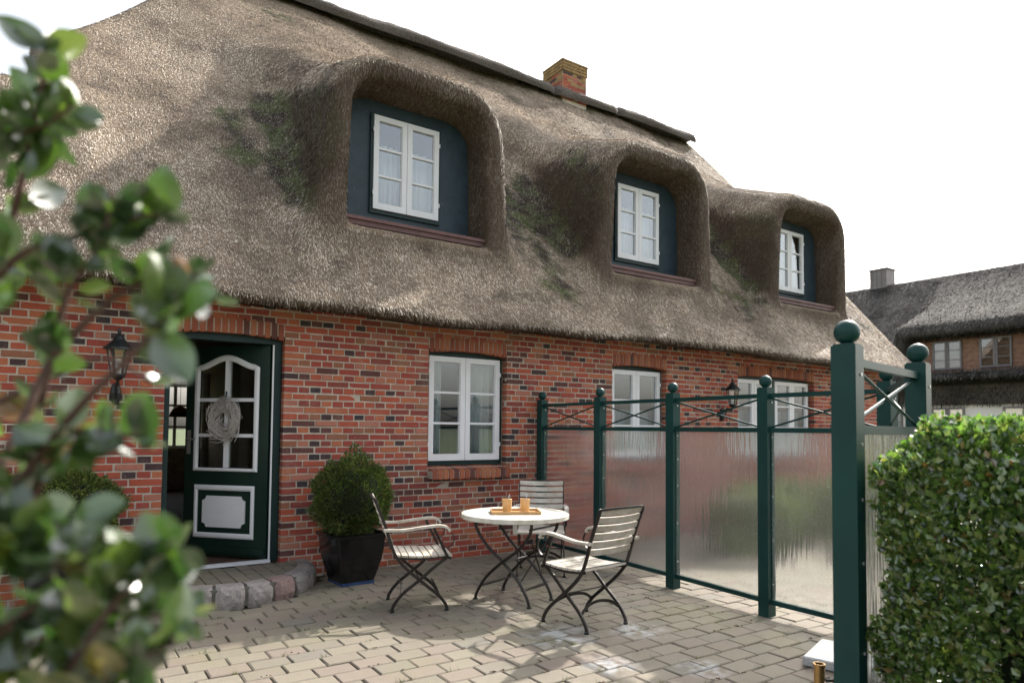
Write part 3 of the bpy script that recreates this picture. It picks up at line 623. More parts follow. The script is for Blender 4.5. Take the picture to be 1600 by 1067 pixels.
def straws(name, V, F, fn, count, mat, parent, keep, seed=3, L=(.04, .115), Wd=(.0028, .0055), moss_shade=None, tilt=(.01, .22)):
    g = np.random.default_rng(seed); a, b, c, d = (V[F[:, i]] for i in range(4)); nrm = np.cross(c-a, d-b); ar = np.linalg.norm(nrm, axis=1)/2; ctr = (a+b+c+d)/4
    ar = ar*keep(ctr, nrm/np.maximum(ar*2, 1e-9)[:, None]); k = g.choice(len(F), count, p=ar/ar.sum()); u, v = g.random((2, count, 1))
    P = (a[k]*(1-u)+b[k]*u)*(1-v)+(d[k]*(1-u)+c[k]*u)*v; N = grad(P, fn)
    t = np.array([0, 0, -1.0])+N*N[:, 2:3]; tl = np.linalg.norm(t, axis=1, keepdims=True); t = t/np.maximum(tl, .05)
    s = np.cross(t, N); lat = g.normal(0, .11, (count, 1)); ti = g.uniform(*tilt, (count, 1))
    D = t+s*lat+N*ti; D /= np.linalg.norm(D, axis=1, keepdims=True); Wv = np.cross(D, N+.35*g.normal(0, 1, (count, 3))); Wv /= np.maximum(np.linalg.norm(Wv, axis=1, keepdims=True), 1e-6)
    ln = g.uniform(*L, (count, 1)); w = g.uniform(*Wd, (count, 1)); P0 = P-D*ln*.45-N*.004; P1 = P+D*ln*.55
    VV = np.stack([P0-Wv*w/2, P0+Wv*w/2, P1+Wv*w/2, P1-Wv*w/2], 1).reshape(-1, 3); FF = np.arange(count*4).reshape(-1, 4)
    big = vnoise(P, .8)*.5+vnoise(P, 2.6)*.5; tn = np.clip(g.beta(.95, 1.0, count)+.10+(big-.5)*.8, 0, 1)
    ms = moss_shade(P)*g.uniform(.4, 1.1, count) if moss_shade is not None else np.zeros(count)
    return tag(put(name, np_mesh(name, VV, FF, mat, False, {'steep_shade': np.repeat(np.clip((.42-N[:, 2])/.3, 0, 1), 4), 'tint': np.repeat(tn, 4), 'moss_shade': np.repeat(np.clip(ms, 0, 1), 4)}), parent, True), kind='stuff')
def keep_front(C, N):
    k = (C[:, 0] > -2.2) & (C[:, 1] < 4.6) & (C[:, 2] > 2.5) & (N[:, 1] < .6)
    ind = np.zeros(len(C), bool)
    for xc in DORM: ind |= (np.abs(C[:, 0]-xc) < .98) & (C[:, 1] > .5) & (C[:, 2] > 3.7) & (C[:, 2] < 5.35) & (C[:, 2] > EZ+TANP*(C[:, 1]-EY)-2.5) & (C[:, 1] < 1.05)
    for xc in DORM: ind |= (np.abs(C[:, 0]-xc) < .88) & (C[:, 1] > .10) & (C[:, 1] < 1.05) & (C[:, 2] > 3.56) & (C[:, 2] < 3.75)
    return k*~ind*1.0
straws('thatch_reeds', RV, RF, roof_sdf, 800000, M['straw'], roof, keep_front, moss_shade=moss_shade_of)
# back slope and gable infill (out of sight)
bs = MB(); bs.add([(2.2, 4.86, RZ-.45), (12.6, 4.86, RZ-.45), (13.6, 9.4, 2.75), (-.1, 9.4, 2.75), (2.2, 4.86, RZ-.9), (12.6, 4.86, RZ-.9), (13.6, 9.1, 2.65), (-.1, 9.1, 2.65)], [(0, 1, 2, 3), (4, 7, 6, 5), (1, 5, 6, 2), (0, 3, 7, 4), (2, 6, 7, 3), (0, 4, 5, 1)]); bs.build('back_roof', M['ridge'], house, True)
# ridge capping in lengths
def ridge_cap(x0, x1, name='ridge_cap'):
    n = int((x1-x0)/.09); V = []; K = 15
    for i in range(n+1):
        x = x0+(x1-x0)*i/n; endf = min(1, min(i, n-i)/3+.55)
        for j in range(K):
            a = math.pi*(1.12-1.24*j/(K-1)); nz_ = .012*math.sin(x*3.3+j)+random.uniform(-.008, .008)
            V.append((x, RY+(.43+nz_)*math.cos(a)*endf, RZ-.17+(.22+nz_)*math.sin(a)*endf+.02*math.sin(x*1.3)))
    F = [(i*K+j, (i+1)*K+j, (i+1)*K+j+1, i*K+j+1) for i in range(n) for j in range(K-1)]
    me = np_mesh(name, V, F, M['ridge'], True); return put(name, me, roof, True)
ridge_cap(2.0, 8.45); ridge_cap(8.35, 10.2); ridge_cap(10.1, 12.75)
# chimney, brick by brick
ch = MB().box((8.6, 4.17, 7.9), (9.24, 4.81, 9.0)).build('chimney', M['mortar'], house, True)
for r in range(2, 14):
    z = 8.2+r*.0667; o_ = .02 if r >= 11 else 0
    for (fx, n0, n1, axis) in (('x', 4.17-o_, 4.81+o_, 0), ('y', 8.6-o_, 9.24+o_, 1)):
        n = 3 if r % 2 else 5; w = (n1-n0)/n
        for k in range(n):
            a, b = n0+k*w+.006, n0+(k+1)*w-.006
            if axis == 0: MB().box((8.592-o_, a, z), (8.64, b, z+.054)).build('brick', M['rust'] if r >= 11 or random.random() < .45 else M['brick'], ch, True)
            else: MB().box((a, 4.162-o_, z), (b, 4.20, z+.054)).build('brick', M['rust'] if r >= 11 or random.random() < .3 else M['brick'], ch, True)
MB().box((8.57, 4.14, 9.135), (9.27, 4.84, 9.17)).build('chimney_cap', M['rust'], ch, True)
# dormer fronts
for xc in DORM:
    y = .55; wx0, wx1, wz0, wz1 = xc-.47, xc+.43, 3.93, 5.09
    for poly in ([(xc-.95, 3.7), (wx0-.001, 3.7), (wx0-.001, 5.36), (xc-.60, 5.36), (xc-.95, 5.02)], [(wx1+.001, 3.7), (xc+.95, 3.7), (xc+.95, 5.02), (xc+.60, 5.36), (wx1+.001, 5.36)],
                 [(wx0, wz1), (wx1, wz1), (wx1, 5.36), (wx0, 5.36)], [(wx0, 3.7), (wx1, 3.7), (wx1, wz0), (wx0, wz0)]):
        MB().prism(poly, y, y+.03).build('dormer_board', M['panel'], house, True)
    window(wx0, wx1, wz0, wz1, y-.03, house, fw=.028)
    MB().add([(xc-.90, .20, 3.745), (xc+.90, .20, 3.745), (xc+.90, .56, 3.83), (xc-.90, .56, 3.83), (xc-.90, .20, 3.66), (xc+.90, .20, 3.66), (xc+.90, .56, 3.66), (xc-.90, .56, 3.66)], [(0, 1, 2, 3), (4, 7, 6, 5), (0, 4, 5, 1), (1, 5, 6, 2), (2, 6, 7, 3), (3, 7, 4, 0)]).build('dormer_sill', M['redwood'], house, True)
    MB().box((xc-.91, .18, 3.715), (xc+.91, .199, 3.752)).build('drip_edge', M['redwood'], house, True)
    curtain(wx0+.05, wx1-.05, 3.98, 4.78, .64, 'pale net curtain in the dormer window '+{3.42: 'of the dormer above the garden table', 7.2: 'of the middle dormer', 10.95: 'of the dormer by the gable'}[xc])
# ---- wall lanterns
def lantern(x, z, label):
    t = empty('wall_lantern', (x, -.005, z), 0, label, 'lantern', 'black lanterns on the brick wall')
    c = (0, -.2, 0); n = 6
    MB().lathe([(.001, .30), (.012, .295), (.016, .27), (.008, .25), (.03, .235), (.05, .20), (.115, .135), (.12, .122), (.10, .12), (.001, .12)], c, 12).build('lantern_roof', M['black'], t)
    MB().lathe([(.086, .12), (.05, -.09)], c, n).build('glass', M['pane'], t)
    b = MB()
    for i in range(n):
        a = 2*math.pi*i/n; b.bar((.088*math.cos(a), -.2+.088*math.sin(a), .12), (.052*math.cos(a), -.2+.052*math.sin(a), -.09), .01, .01)
    b.lathe([(.001, -.14), (.03, -.13), (.056, -.10), (.056, -.085), (.001, -.085)], c, 12); b.build('lantern_frame', M['black'], t); MB().lathe([(.022, -.08), (.022, .04), (.001, .045)], c, 10).build('bulb_sleeve', M['paper'], t)
    MB().tube(catmull([(0, -.2, -.13), (0, -.17, -.17), (0, -.10, -.15), (0, -.04, -.20), (0, 0, -.24)]), .013, 8).tube(catmull([(0, -.03, -.15), (0, -.08, -.2), (0, -.05, -.26), (0, -.01, -.30)]), .009, 8).build('bracket', M['black'], t, smooth=True)
    MB().lathe([(.001, -.34), (.03, -.32), (.045, -.24), (.03, -.16), (.001, -.14)], (0, -.004, 0), 10).build('wall_plate', M['black'], t)
lantern(.46, 1.98, 'black wall lantern beside the open front door'); lantern(8.42, 1.95, 'black wall lantern between small and wide windows behind fence')

# ------------------------------------------------------------------ entrance step
st = empty('entrance_step', (STEP_C[0], -.3, 0), 0, 'half round granite block step paved with small cobbles', 'step')
ell = lambda a, s=1.0: (STEP_C[0]+STEP_A*s*math.cos(a), STEP_C[1]-STEP_B*s*math.sin(a))
n = 40; MB().prism([(0, 0)], 0, 0) if False else None
disc = MB(); P_ = [ell(math.pi*i/n, .97) for i in range(n+1)]; disc.add([(x, y, 0) for x, y in P_]+[(x, y, .15) for x, y in P_], [tuple(range(n+1, 2*n+2))]+[(i, i+1, n+2+i, n+1+i) for i in range(n)]); disc.build('mortar_bed', M['stepbed'], st, True)
angs = [0, .30, .62, .93, 1.22, 1.5, 1.8, 2.1, 2.42, 2.75, math.pi]
for k in range(len(angs)-1):
    a0, a1 = angs[k]+.016, angs[k+1]-.016; V = []; nn_ = 6; zs = (-.02, .05, .11, .150, .168)
    for i in range(nn_+1):
        a = a0+(a1-a0)*i/nn_; ed = min(i, nn_-i)/nn_
        for j, z in enumerate(zs):
            s = 1.0+.02*math.sin(j*1.3)+random.uniform(-.012, .012)-(.03 if ed == 0 else 0)-(.035 if j == 4 else 0)
            x, y = ell(a, s); V.append((x, y, z+random.uniform(-.004, .004)))
        x, y = ell(a, .82); V.append((x, y, .168+random.uniform(-.003, .003))); x, y = ell(a, .80); V.append((x, y, .1))
    K = len(zs)+2; F = [(i*K+j, (i+1)*K+j, (i+1)*K+j+1, i*K+j+1) for i in range(nn_) for j in range(K-1)]
    mb = MB().add(V, F+[tuple(range(K)), tuple(nn_*K+j for j in reversed(range(K)))]); mb.build('granite_block', M['granite'], st, True)
for r in range(14):
    for q in range(12):
        x, y = STEP_C[0]-.80+r*.118, -.02-q*.086-(.03 if r % 2 else 0)
        if ((x+.055-STEP_C[0])/(STEP_A*.80))**2+((y-.04-STEP_C[1])/(STEP_B*.80))**2 < 1 and y < -.015:
            g = .005; d = random.uniform(-.004, .003); MB().box((x+g, y-.082, .12), (x+.113, y, .163+d)).build('cobble', M['paver'], st, True)

# ------------------------------------------------------------------ potted box balls
def leaf_cloud(name, pts, nrm, size, mat, parent, seed=1, world=True, up=.3):
    g = np.random.default_rng(seed); n = len(pts); pts = np.asarray(pts); nrm = np.asarray(nrm)
    D = nrm*.5+g.normal(0, .55, (n, 3))+np.array([0, 0, up]); D /= np.linalg.norm(D, axis=1, keepdims=True)
    N = np.cross(D, g.normal(0, 1, (n, 3))); N /= np.linalg.norm(N, axis=1, keepdims=True); Sd = np.cross(D, N)
    L = g.uniform(.7, 1.25, (n, 1))*size; w = L*.33
    b = pts-D*L*.5; m1 = pts-Sd*w+N*L*.09; m2 = pts+Sd*w+N*L*.09; tp = pts+D*L*.5
    V = np.stack([b, m2, tp, m1], 1).reshape(-1, 3); i = np.arange(n)*4; F = np.concatenate([np.stack([i, i+1, i+2], 1), np.stack([i, i+2, i+3], 1)])
    tint = np.repeat(np.clip(g.beta(2, 2.4, n), 0, .98), 4); return put(name, np_mesh(name, V, F, mat, False, {'tint': tint}), parent, world)
def bush_points(n, c, rad, seed, bumps=.12, peak=0.0, lo=-1):
    g = np.random.default_rng(seed); d = g.normal(0, 1, (n, 3)); d /= np.linalg.norm(d, axis=1, keepdims=True); d = d[d[:, 2] > lo]
    k = 1+bumps*(vnoise(d*2.2+seed, 1.6)-.5)*2.2+bumps*.6*(vnoise(d*5+seed, 2)-.5)*2
    k += peak*np.exp(-((d[:, 0]-.05)**2+d[:, 1]**2)/.05)*(d[:, 2] > 0)
    r = k*(1-np.abs(g.normal(0, .07, len(d)))+np.abs(g.normal(0, .035, len(d))))
    return np.array(c)+d*np.array(rad)*r[:, None], d
def box_ball(c, rad, seed, label, n=15000, peak=.0):
    t = empty('boxwood_ball', (c[0], c[1], c[2]-rad[2]), 0, label, 'shrub', 'clipped boxwood balls by the front wall')
    P, N = bush_points(n, c, rad, seed, .20, peak); leaf_cloud('foliage', P, N, .026, M['box'], t, seed)
    P, N = bush_points(2600, c, [r*.86 for r in rad], seed, .13, peak); core = MB().ball((0, 0, 0), 1, 20, 14); core.v = [(c[0]+x*rad[0]*.74, c[1]+y*rad[1]*.74, c[2]+z*rad[2]*.74) for x, y, z in core.v]; core.build('filler_core', M['core'], t, True, True)  # dark solid core added inside the leaf shell to block light
    MB().tube([(c[0], c[1], c[2]-rad[2]*1.0), (c[0], c[1], c[2])], .02, 6).build('stem', M['bark'], t, True)
def planter(c, rz, label):
    t = empty('planter', c, rz, label, 'planter', 'black glazed planters by the front wall')
    def ring(hw, z, k=5): 
        r = hw*.12; out = []
        for (sx, sy, a0) in ((1, 1, 0), (-1, 1, 90), (-1, -1, 180), (1, -1, 270)):
            for i in range(k): a = R(a0+90*i/(k-1)); out.append((sx*(hw-r)+r*math.cos(a), sy*(hw-r)+r*math.sin(a), z))
        return out
    b = MB(); prof = [(.165, .03), (.19, .12), (.215, .22), (.232, .32), (.238, .40), (.245, .44), (.262, .445), (.265, .475), (.235, .48), (.225, .43)]; K = 20
    for hw, z in prof: b.v += ring(hw, z)
    for i in range(len(prof)-1):
        for j in range(K): b.f.append((i*K+j, i*K+(j+1) % K, (i+1)*K+(j+1) % K, (i+1)*K+j))
    b.f.append(tuple(reversed(range(K)))); b.build('pot_body', M['pot'], t, smooth=True)
    f = MB(); f.box((-.16, -.165, .0), (.16, .165, .032)); f.build('pot_foot', M['potfoot'], t); MB().box((-.22, -.22, .36), (.22, .22, .43)).build('soil', M['soil'], t)
planter((2.42, -.50, 0), R(4), 'black glazed planter with blue foot right of the entrance step'); box_ball((2.42, -.50, .80), (.36, .35, .36), 5, 'boxwood ball in black planter between door and armchair', 17000, .2)
planter((.12, -.46, 0), R(-3), 'black glazed planter left of the step behind the leafy shrub'); box_ball((.12, -.46, .78), (.37, .36, .36), 9, 'boxwood ball under the lantern left of the door', 15000, .0)

# ------------------------------------------------------------------ garden table and chairs
TX, TY = 3.37, -1.87
tb = empty('garden_table', (TX, TY, 0), R(20), 'round bleached wood table on crossed steel legs', 'table')
for k in range(9):   # planks of the round top
    y0, y1 = -.46+k*.1022, -.46+(k+1)*.1022-.003; pts = []
    for i in range(9): y = y0+(y1-y0)*i/8; pts.append((math.sqrt(max(.46**2-y*y, .0002)), y))
    poly = [(x, y) for x, y in pts]+[(-x, y) for x, y in reversed(pts)]
    n = len(poly); MB().add([(x, y, .712) for x, y in poly]+[(x, y, .742) for x, y in poly], [tuple(reversed(range(n))), tuple(range(n, 2*n))]+[(i, (i+1) % n, n+(i+1) % n, n+i) for i in range(n)]).build('plank', M['tabletop'], tb)
MB().lathe([(.462, .70), (.468, .705), (.468, .738), (.4615, .742), (.4615, .70)], n=48).build('rim', M['tabletop'], tb, smooth=True)
for (s, q) in ((1, 1), (1, -1), (-1, 1), (-1, -1)):
    xx = .20 if q > 0 else .17
    p = catmull([(s*xx, -q*.31, .70), (s*xx, -q*.29, .60), (s*xx, -q*.17, .46), (s*xx, 0, .34), (s*xx, q*.16, .20), (s*xx, q*.25, .07), (s*xx, q*.27, .012)], 5); MB().tube(p, .0135, 8).build('leg', M['steel'], tb, smooth=True)
    MB().lathe([(.022, 0), (.022, .012), (.012, .016)], (s*xx, q*.27, 0), 10).build('foot_pad', M['black'], tb)
for (w_, y_, z_) in ((.22, 0, .34), (.2, -.29, .64), (.17, .29, .64)): MB().tube([(-w_, y_, z_), (w_, y_, z_)], .0085, 8).build('cross_rod', M['steel'], tb)
MB().bar((-.2, .2, .13), (.2, .2, .13), .035, .008).build('stretcher', M['steel'], tb); MB().bar((-.17, -.2, .13), (.17, -.2, .13), .035, .008).build('stretcher', M['steel'], tb)
for s in (1, -1): MB().tube([(s*.17, -.17, .18), (-s*.15, -.27, .56)], .006, 6).build('brace', M['steel'], tb)
MB().lathe([(.02, .56), (.02, .70), (.03, .711)], n=12).build('parasol_socket', M['white'], tb)
ch0 = empty('garden_chair', (0, 0, 0), 0, 'x', 'chair', 'folding slatted armchairs round the table')
flat = lambda w, hh: [(-w/2, -hh/2), (w/2, -hh/2), (w/2, hh/2), (-w/2, hh/2)]
for s in (-1, 1):
    x = s*.235
    MB().sweep(catmull([(x, -.37, .90), (x, -.29, .70), (x, -.215, .48), (x, -.14, .37), (x, 0, .245), (x, .14, .13), (x, .205, .05), (x, .215, .0)], 5), flat(.012, .024), upv=(0, 1, .2)).build('back_leg', M['steel'], ch0)
    x2 = s*.212; MB().sweep(catmull([(x2, .24, .435), (x2, .12, .35), (x2, 0, .25), (x2, -.14, .14), (x2, -.21, .05), (x2, -.22, .0)], 5), flat(.012, .024), upv=(0, 1, .2)).build('front_leg', M['steel'], ch0)
    for yy in (.215, -.22): MB().lathe([(.018, 0), (.018, .014), (.008, .018)], (x if yy > 0 else x2, yy, 0), 8).build('foot_pad', M['black'], ch0)
    MB().sweep(catmull([(s*.25, -.30, .655), (s*.252, -.15, .652), (s*.254, .02, .672), (s*.256, .14, .682), (s*.256, .205, .668), (s*.256, .23, .635)], 5), flat(.042, .02)).build('armrest', M['teak'], ch0, smooth=False)
    MB().sweep(catmull([(s*.252, .20, .655), (s*.252, .255, .61), (s*.25, .262, .55), (s*.248, .22, .505), (s*.246, .175, .52), (s*.246, .175, .555)], 6), flat(.006, .016), upv=(1, 0, 0)).bar((s*.248, .10, .665), (s*.238, .215, .43), .014, .022).build('arm_bracket', M['steel'], ch0)
    MB().sweep(catmull([(s*.225, -.215, .437), (s*.225, 0, .418), (s*.225, .16, .43), (s*.225, .25, .415)], 4), flat(.012, .022)).build('seat_rail', M['steel'], ch0)
for k in range(8):
    y = -.185+k*.0595; z = .452-.018*math.sin(math.pi*(k+.5)/8)+(-.008 if k == 7 else 0); M3 = Matrix.Translation((0, y, z)) @ Euler(((-.12+.035*k) if k < 7 else -.35, 0, 0)).to_matrix().to_4x4()
    MB().box((-.235, -.0245, -.008), (.235, .0245, .008), M3).build('seat_slat', M['teak'], ch0)
for k in range(6):
    t = k/5; y = -.255-.115*t+.014; z = .585+.30*t; M3 = Matrix.Translation((0, y, z)) @ Euler((R(20)+.1*t, 0, 0)).to_matrix().to_4x4()
    MB().add([tuple(M3 @ Vector((x, .018*(1-(x/.235)**2)*-1+dy, dz))) for x in (-.232, -.12, 0, .12, .232) for dy, dz in ((-.007, -.024), (.007, -.024), (.007, .024), (-.007, .024))], [(i*4+j, i*4+(j+1) % 4, (i+1)*4+(j+1) % 4, (i+1)*4+j) for i in range(4) for j in range(4)]+[(0, 1, 2, 3), (19, 18, 17, 16)]).build('back_slat', M['teak'], ch0)
MB().sweep(catmull([(-.235, -.37, .9), (-.12, -.385, .905), (.12, -.385, .905), (.235, -.37, .9)], 5), flat(.02, .014)).build('back_rail', M['steel'], ch0)
for (yy, zz, xx) in ((-.16, .115, .212), (.155, .115, .235)): MB().sweep(catmull([(-xx, yy, zz), (-xx*.6, yy*.9, zz+.055), (0, yy*.85, zz+.075), (xx*.6, yy*.9, zz+.055), (xx, yy, zz)], 5), flat(.022, .006), upv=(0, 1, 0)).build('stretcher', M['steel'], ch0)
for (y_, z_) in ((-.2, .46), (0, .247)): MB().tube([(-.235, y_, z_), (.235, y_, z_)], .006, 6).build('cross_rod', M['steel'], ch0)
def chair_at(c, x, y, f, label): c.location = (x, y, 0); c.rotation_euler = (0, 0, math.atan2(f[1], f[0])-math.pi/2); c['label'] = label
c1, c2 = copy_tree(ch0), copy_tree(ch0)
chair_at(ch0, 2.58, -1.58, (.93, -.33), 'slatted folding armchair standing next to the potted boxwood ball')
chair_at(c1, 3.43, -2.74, (-.10, .99), 'slatted folding armchair with its back turned, opposite the brick wall')
chair_at(c2, 4.22, -1.10, (-.60, -.80), 'slatted folding armchair between table and glass screen corner post')
tr = empty('serving_tray', (TX-.02, TY-.03, .743), R(-28), 'small oak tray on the round garden table', 'tray')
MB().box((-.2, -.11, 0), (.2, .11, .008)).build('base', M['tray'], tr); r_ = MB(); r_.box((-.2, -.12, 0), (.2, -.11, .026)); r_.box((-.2, .11, 0), (.2, .12, .026)); r_.box((-.21, -.12, 0), (-.2, .12, .026)); r_.box((.2, -.12, 0), (.21, .12, .026)); r_.build('edge', M['tray'], tr)
for (dx, dy, lb) in ((-.07, .02, 'coffee mug on the tray closer to the front door'), (.085, .02, 'coffee mug on the tray closer to the glass screen')):
    p = Matrix.Rotation(R(-28), 3, 'Z') @ Vector((dx, dy, .009)) + tr.location
    m_ = empty('mug', tuple(p), 0, 'tan '+lb, 'mug', 'mugs on the tray'); MB().lathe([(.001, 0), (.034, 0), (.038, .01), (.043, .11), (.041, .112), (.038, .10), (.001, .098)], n=20).build('cup', M['mug'], m_, smooth=True)
    s_ = tag(MB().bar((p.x+.012, p.y, p.z+.099), (p.x+.03, p.y+.008, p.z+.15), .006, .003).build('spoon', M['bolt']), 'spoon standing in the tan '+lb, 'spoon', 'spoons in the mugs')
tag(MB().box((-.06, -.045, 0), (.06, .045, .004), Matrix.Translation((TX+.02, TY+.17, .743)) @ Matrix.Rotation(.4, 4, 'Z')).build('napkin', M['paper']), 'white folded napkin lying behind the tray', 'napkin')

# ------------------------------------------------------------------ glass screen fence
fe = empty('glass_screen_fence', (4.85, -2.3, 0), 0, 'dark green post fence with rippled glass panels and ball finials', 'fence')
PH, PWD = 1.82, .095
posts = [((4.97, -.10), 0), ((4.93, -1.20), 0), ((4.88, -2.29), 0), ((4.80, -3.36), 0), ((4.80, -4.33), 0), ((3.64, -5.08), R(11)), ((2.66, -5.27), R(11))]
for (p, a) in posts:
    Mx = Matrix.Translation((p[0], p[1], 0)) @ Matrix.Rotation(a, 4, 'Z'); hw = PWD/2
    po = MB().box((-hw, -hw, -.04), (hw, hw, PH-.004), Mx).box((-hw+.006, -hw+.006, PH-.004), (hw-.006, hw-.006, PH+.003), Mx).build('post', M['fence'], fe, True)
    bl = MB().ball((p[0], p[1], PH+.052), .05, 24, 16).lathe([(.022, 0), (.02, .02)], (p[0], p[1], PH), 16); bl.build('ball_finial', M['fence'], po, True, True)
    for z in (1.42, 1.70, .25, .6, .95, 1.2):
        bo = MB(); bo.v = [tuple(Mx @ Vector((x, -hw-y_, z+zz))) for (x, zz, y_) in [(.012+.007*math.cos(k*.785), .007*math.sin(k*.785), q) for q in (0, .004) for k in range(8)]]; bo.f = [tuple(range(8, 16))]+[(k, (k+1) % 8, 8+(k+1) % 8, 8+k) for k in range(8)]; bo.build('bolt', M['bolt'], po, True)
for i in range(len(posts)-1):
    (a, ra), (b, rb) = posts[i], posts[i+1]; A, B = Vector((*a, 0)), Vector((*b, 0)); d = (B-A).normalized(); A, B = A+d*PWD/2, B-d*PWD/2; z = lambda h_: Vector((0, 0, h_))
    MB().bar(A+z(1.755), B+z(1.755), .034, .034).build('top_rail', M['fence'], fe, True); MB().bar(A+z(1.478), B+z(1.478), .04, .038).build('middle_rail', M['fence'], fe, True); MB().bar(A+z(.115), B+z(.115), .04, .038).build('bottom_rail', M['fence'], fe, True)
    s_ = d.cross(Vector((0, 0, 1)))*.007
    MB().tube([A+z(1.735)+s_, B+z(1.50)+s_], .008, 6).build('cross_bar', M['fence'], fe, True); MB().tube([A+z(1.50)-s_, B+z(1.735)-s_], .008, 6).build('cross_bar', M['fence'], fe, True)
    [MB().bar(E_+z(.134), E_+z(1.459), .016, .012, d).build('glazing_strip', M['fence'], fe, True) for E_ in (A, B)]
    MB().bar(A+d*.006+z(.797), B-d*.006+z(.797), .008, 1.322).build('glass_pane', M['frost'], fe, True)
# strap tied round the corner post
sp_ = Vector((3.56, -5.13, 0)); tag(MB().tube(catmull([sp_+Vector((-.05, -.03, 1.52)), sp_+Vector((.0, -.06, 1.54)), sp_+Vector((.05, -.05, 1.48)), sp_+Vector((.06, -.05, 1.40)), sp_+Vector((.02, -.06, 1.38)), sp_+Vector((-.0, -.05, 1.45)), sp_+Vector((-.04, -.02, 1.53))], 6), .011, 8).build('rubber_strap', M['black'], None, False, True), 'black rubber strap looped round the fence rail above the hedge', 'strap')
sb = MB(); sb.box((-.235, -.235, 0), (.235, .235, .06)); sbo = sb.build('granite_slab', M['slab']); sbo.location = (4.26, -4.36, .001); sbo.rotation_euler = (0, 0, R(18)); bv = sbo.modifiers.new('b', 'BEVEL'); bv.width = .008; tag(sbo, 'pale granite slab lying on the patio by the fence', 'slab')
tp = at(1280, 1036, 3.42); tp.z = 0
tu = empty('parasol_tube', tuple(tp), 0, 'short brass parasol tube standing before the granite slab', 'tube'); H_ = at(1280, 1036, 3.42).z
MB().lathe([(.026, 0), (.026, H_-.012), (.03, H_-.012), (.03, H_), (.022, H_), (.022, .02)], n=20).build('tube', M['brass'], tu, smooth=True); MB().tube([(.02, -.02, H_-.08), (.05, -.045, H_-.08)], .008, 8).ball((.056, -.05, H_-.08), .012, 10, 6).build('clamp_screw', M['steel'], tu)

# ------------------------------------------------------------------ hedge on the right
hg = empty('box_hedge', (3.9, -6.0, 0), 0, 'clipped leafy hedge beside the near fence post', 'hedge')
def hedge_sdf(P):
    c = np.array([4.46, -6.32, .66]); hs = np.array([1.83, 1.06, .83]); q = np.abs(P-c)-(hs-.42); return np.linalg.norm(np.maximum(q, 0), axis=1)+np.minimum(q.max(1), 0)-.42
g = np.random.default_rng(21); P = np.empty((0, 3))
while len(P) < 90000:
    q = np.stack([g.uniform(2.6, 4.3, 400000), g.uniform(-6.7, -5.2, 400000), g.uniform(-.05, 1.68, 400000)], 1)
    lump = (vnoise(q, 2.2)-.5)*.15+(vnoise(q, 6)-.5)*.16+(vnoise(q, 16)-.5)*.07; s = hedge_sdf(q)+lump; P = np.concatenate([P, q[(s > -.10) & (s < .012)]])
P = P[:90000]; e_ = .03; N = np.stack([hedge_sdf(P+np.eye(3)[i]*e_)-hedge_sdf(P-np.eye(3)[i]*e_) for i in range(3)], 1)/(2*e_)
leaf_cloud('foliage', P, N, .033, M['hedge'], hg, 4, up=.45)
sh = []; shn = []
for k in range(260):   # young shoots above the clipped top
    x, y = g.uniform(2.85, 4.3), g.uniform(-7.2, -5.45); hgt = g.uniform(.03, .17); lean = g.normal(0, .25, 2)
    for i in range(int(hgt/.011)): t = i*.011; sh.append((x+lean[0]*t+g.normal(0, .008), y+lean[1]*t+g.normal(0, .008), 1.39+t)); shn.append((lean[0], lean[1], 1))
leaf_cloud('shoots', sh, shn, .028, M['hedge'], hg, 6, up=.8)
MB().box((3.06, -7.2, .0), (6.2, -5.64, 1.2)).build('filler_core', M['core'], hg, True)  # dark filler block added behind the leaves to keep light out
# low planting behind the glass
pb = empty('low_shrub', (8.6, -1.3, 0), 0, 'low dark shrub bed behind the rippled glass screen', 'shrub')
P1 = np.concatenate([bush_points(5000, (x, y, .38), (.6, .45, .45), i+30)[0] for i, (x, y) in enumerate(((7.0, -1.6), (8.0, -1.2), (9.0, -1.5), (10.0, -1.2), (8.4, -2.4)))]); leaf_cloud('foliage', P1, np.tile([0, 0, 1.0], (len(P1), 1)), .05, M['box'], pb, 8)

# ------------------------------------------------------------------ foreground shrub
fs = empty('leafy_shrub', (-.55, -6.1, 0), 0, 'glossy green leafy shrub branches left of the open door, out of focus', 'shrub')
def leaf_mesh(seed):
    r = random.Random(seed); n = 7; V = []; L = 1.0; curl = r.uniform(-.25, .35); fold = r.uniform(.12, .35)
    for i in range(n+1):
        t = i/n; w = .34*math.sin(math.pi*min(1, t*.93+.02)**.85)**.9*(1 if t < .97 else .3); z = curl*(t-.5)**2*1.2
        for sx in (-1, -.5, 0, .5, 1): V.append((sx*w, t*L, z+fold*abs(sx)*w-fold*w*.4+r.uniform(-.008, .008)))
    F = [(i*5+j, i*5+j+1, (i+1)*5+j+1, (i+1)*5+j) for i in range(n) for j in range(4)]
    me = np_mesh('leaf', V, F, M['shrub'], True, {'tint': [0]*len(V)}); return me
LM = [leaf_mesh(k) for k in range(8)]
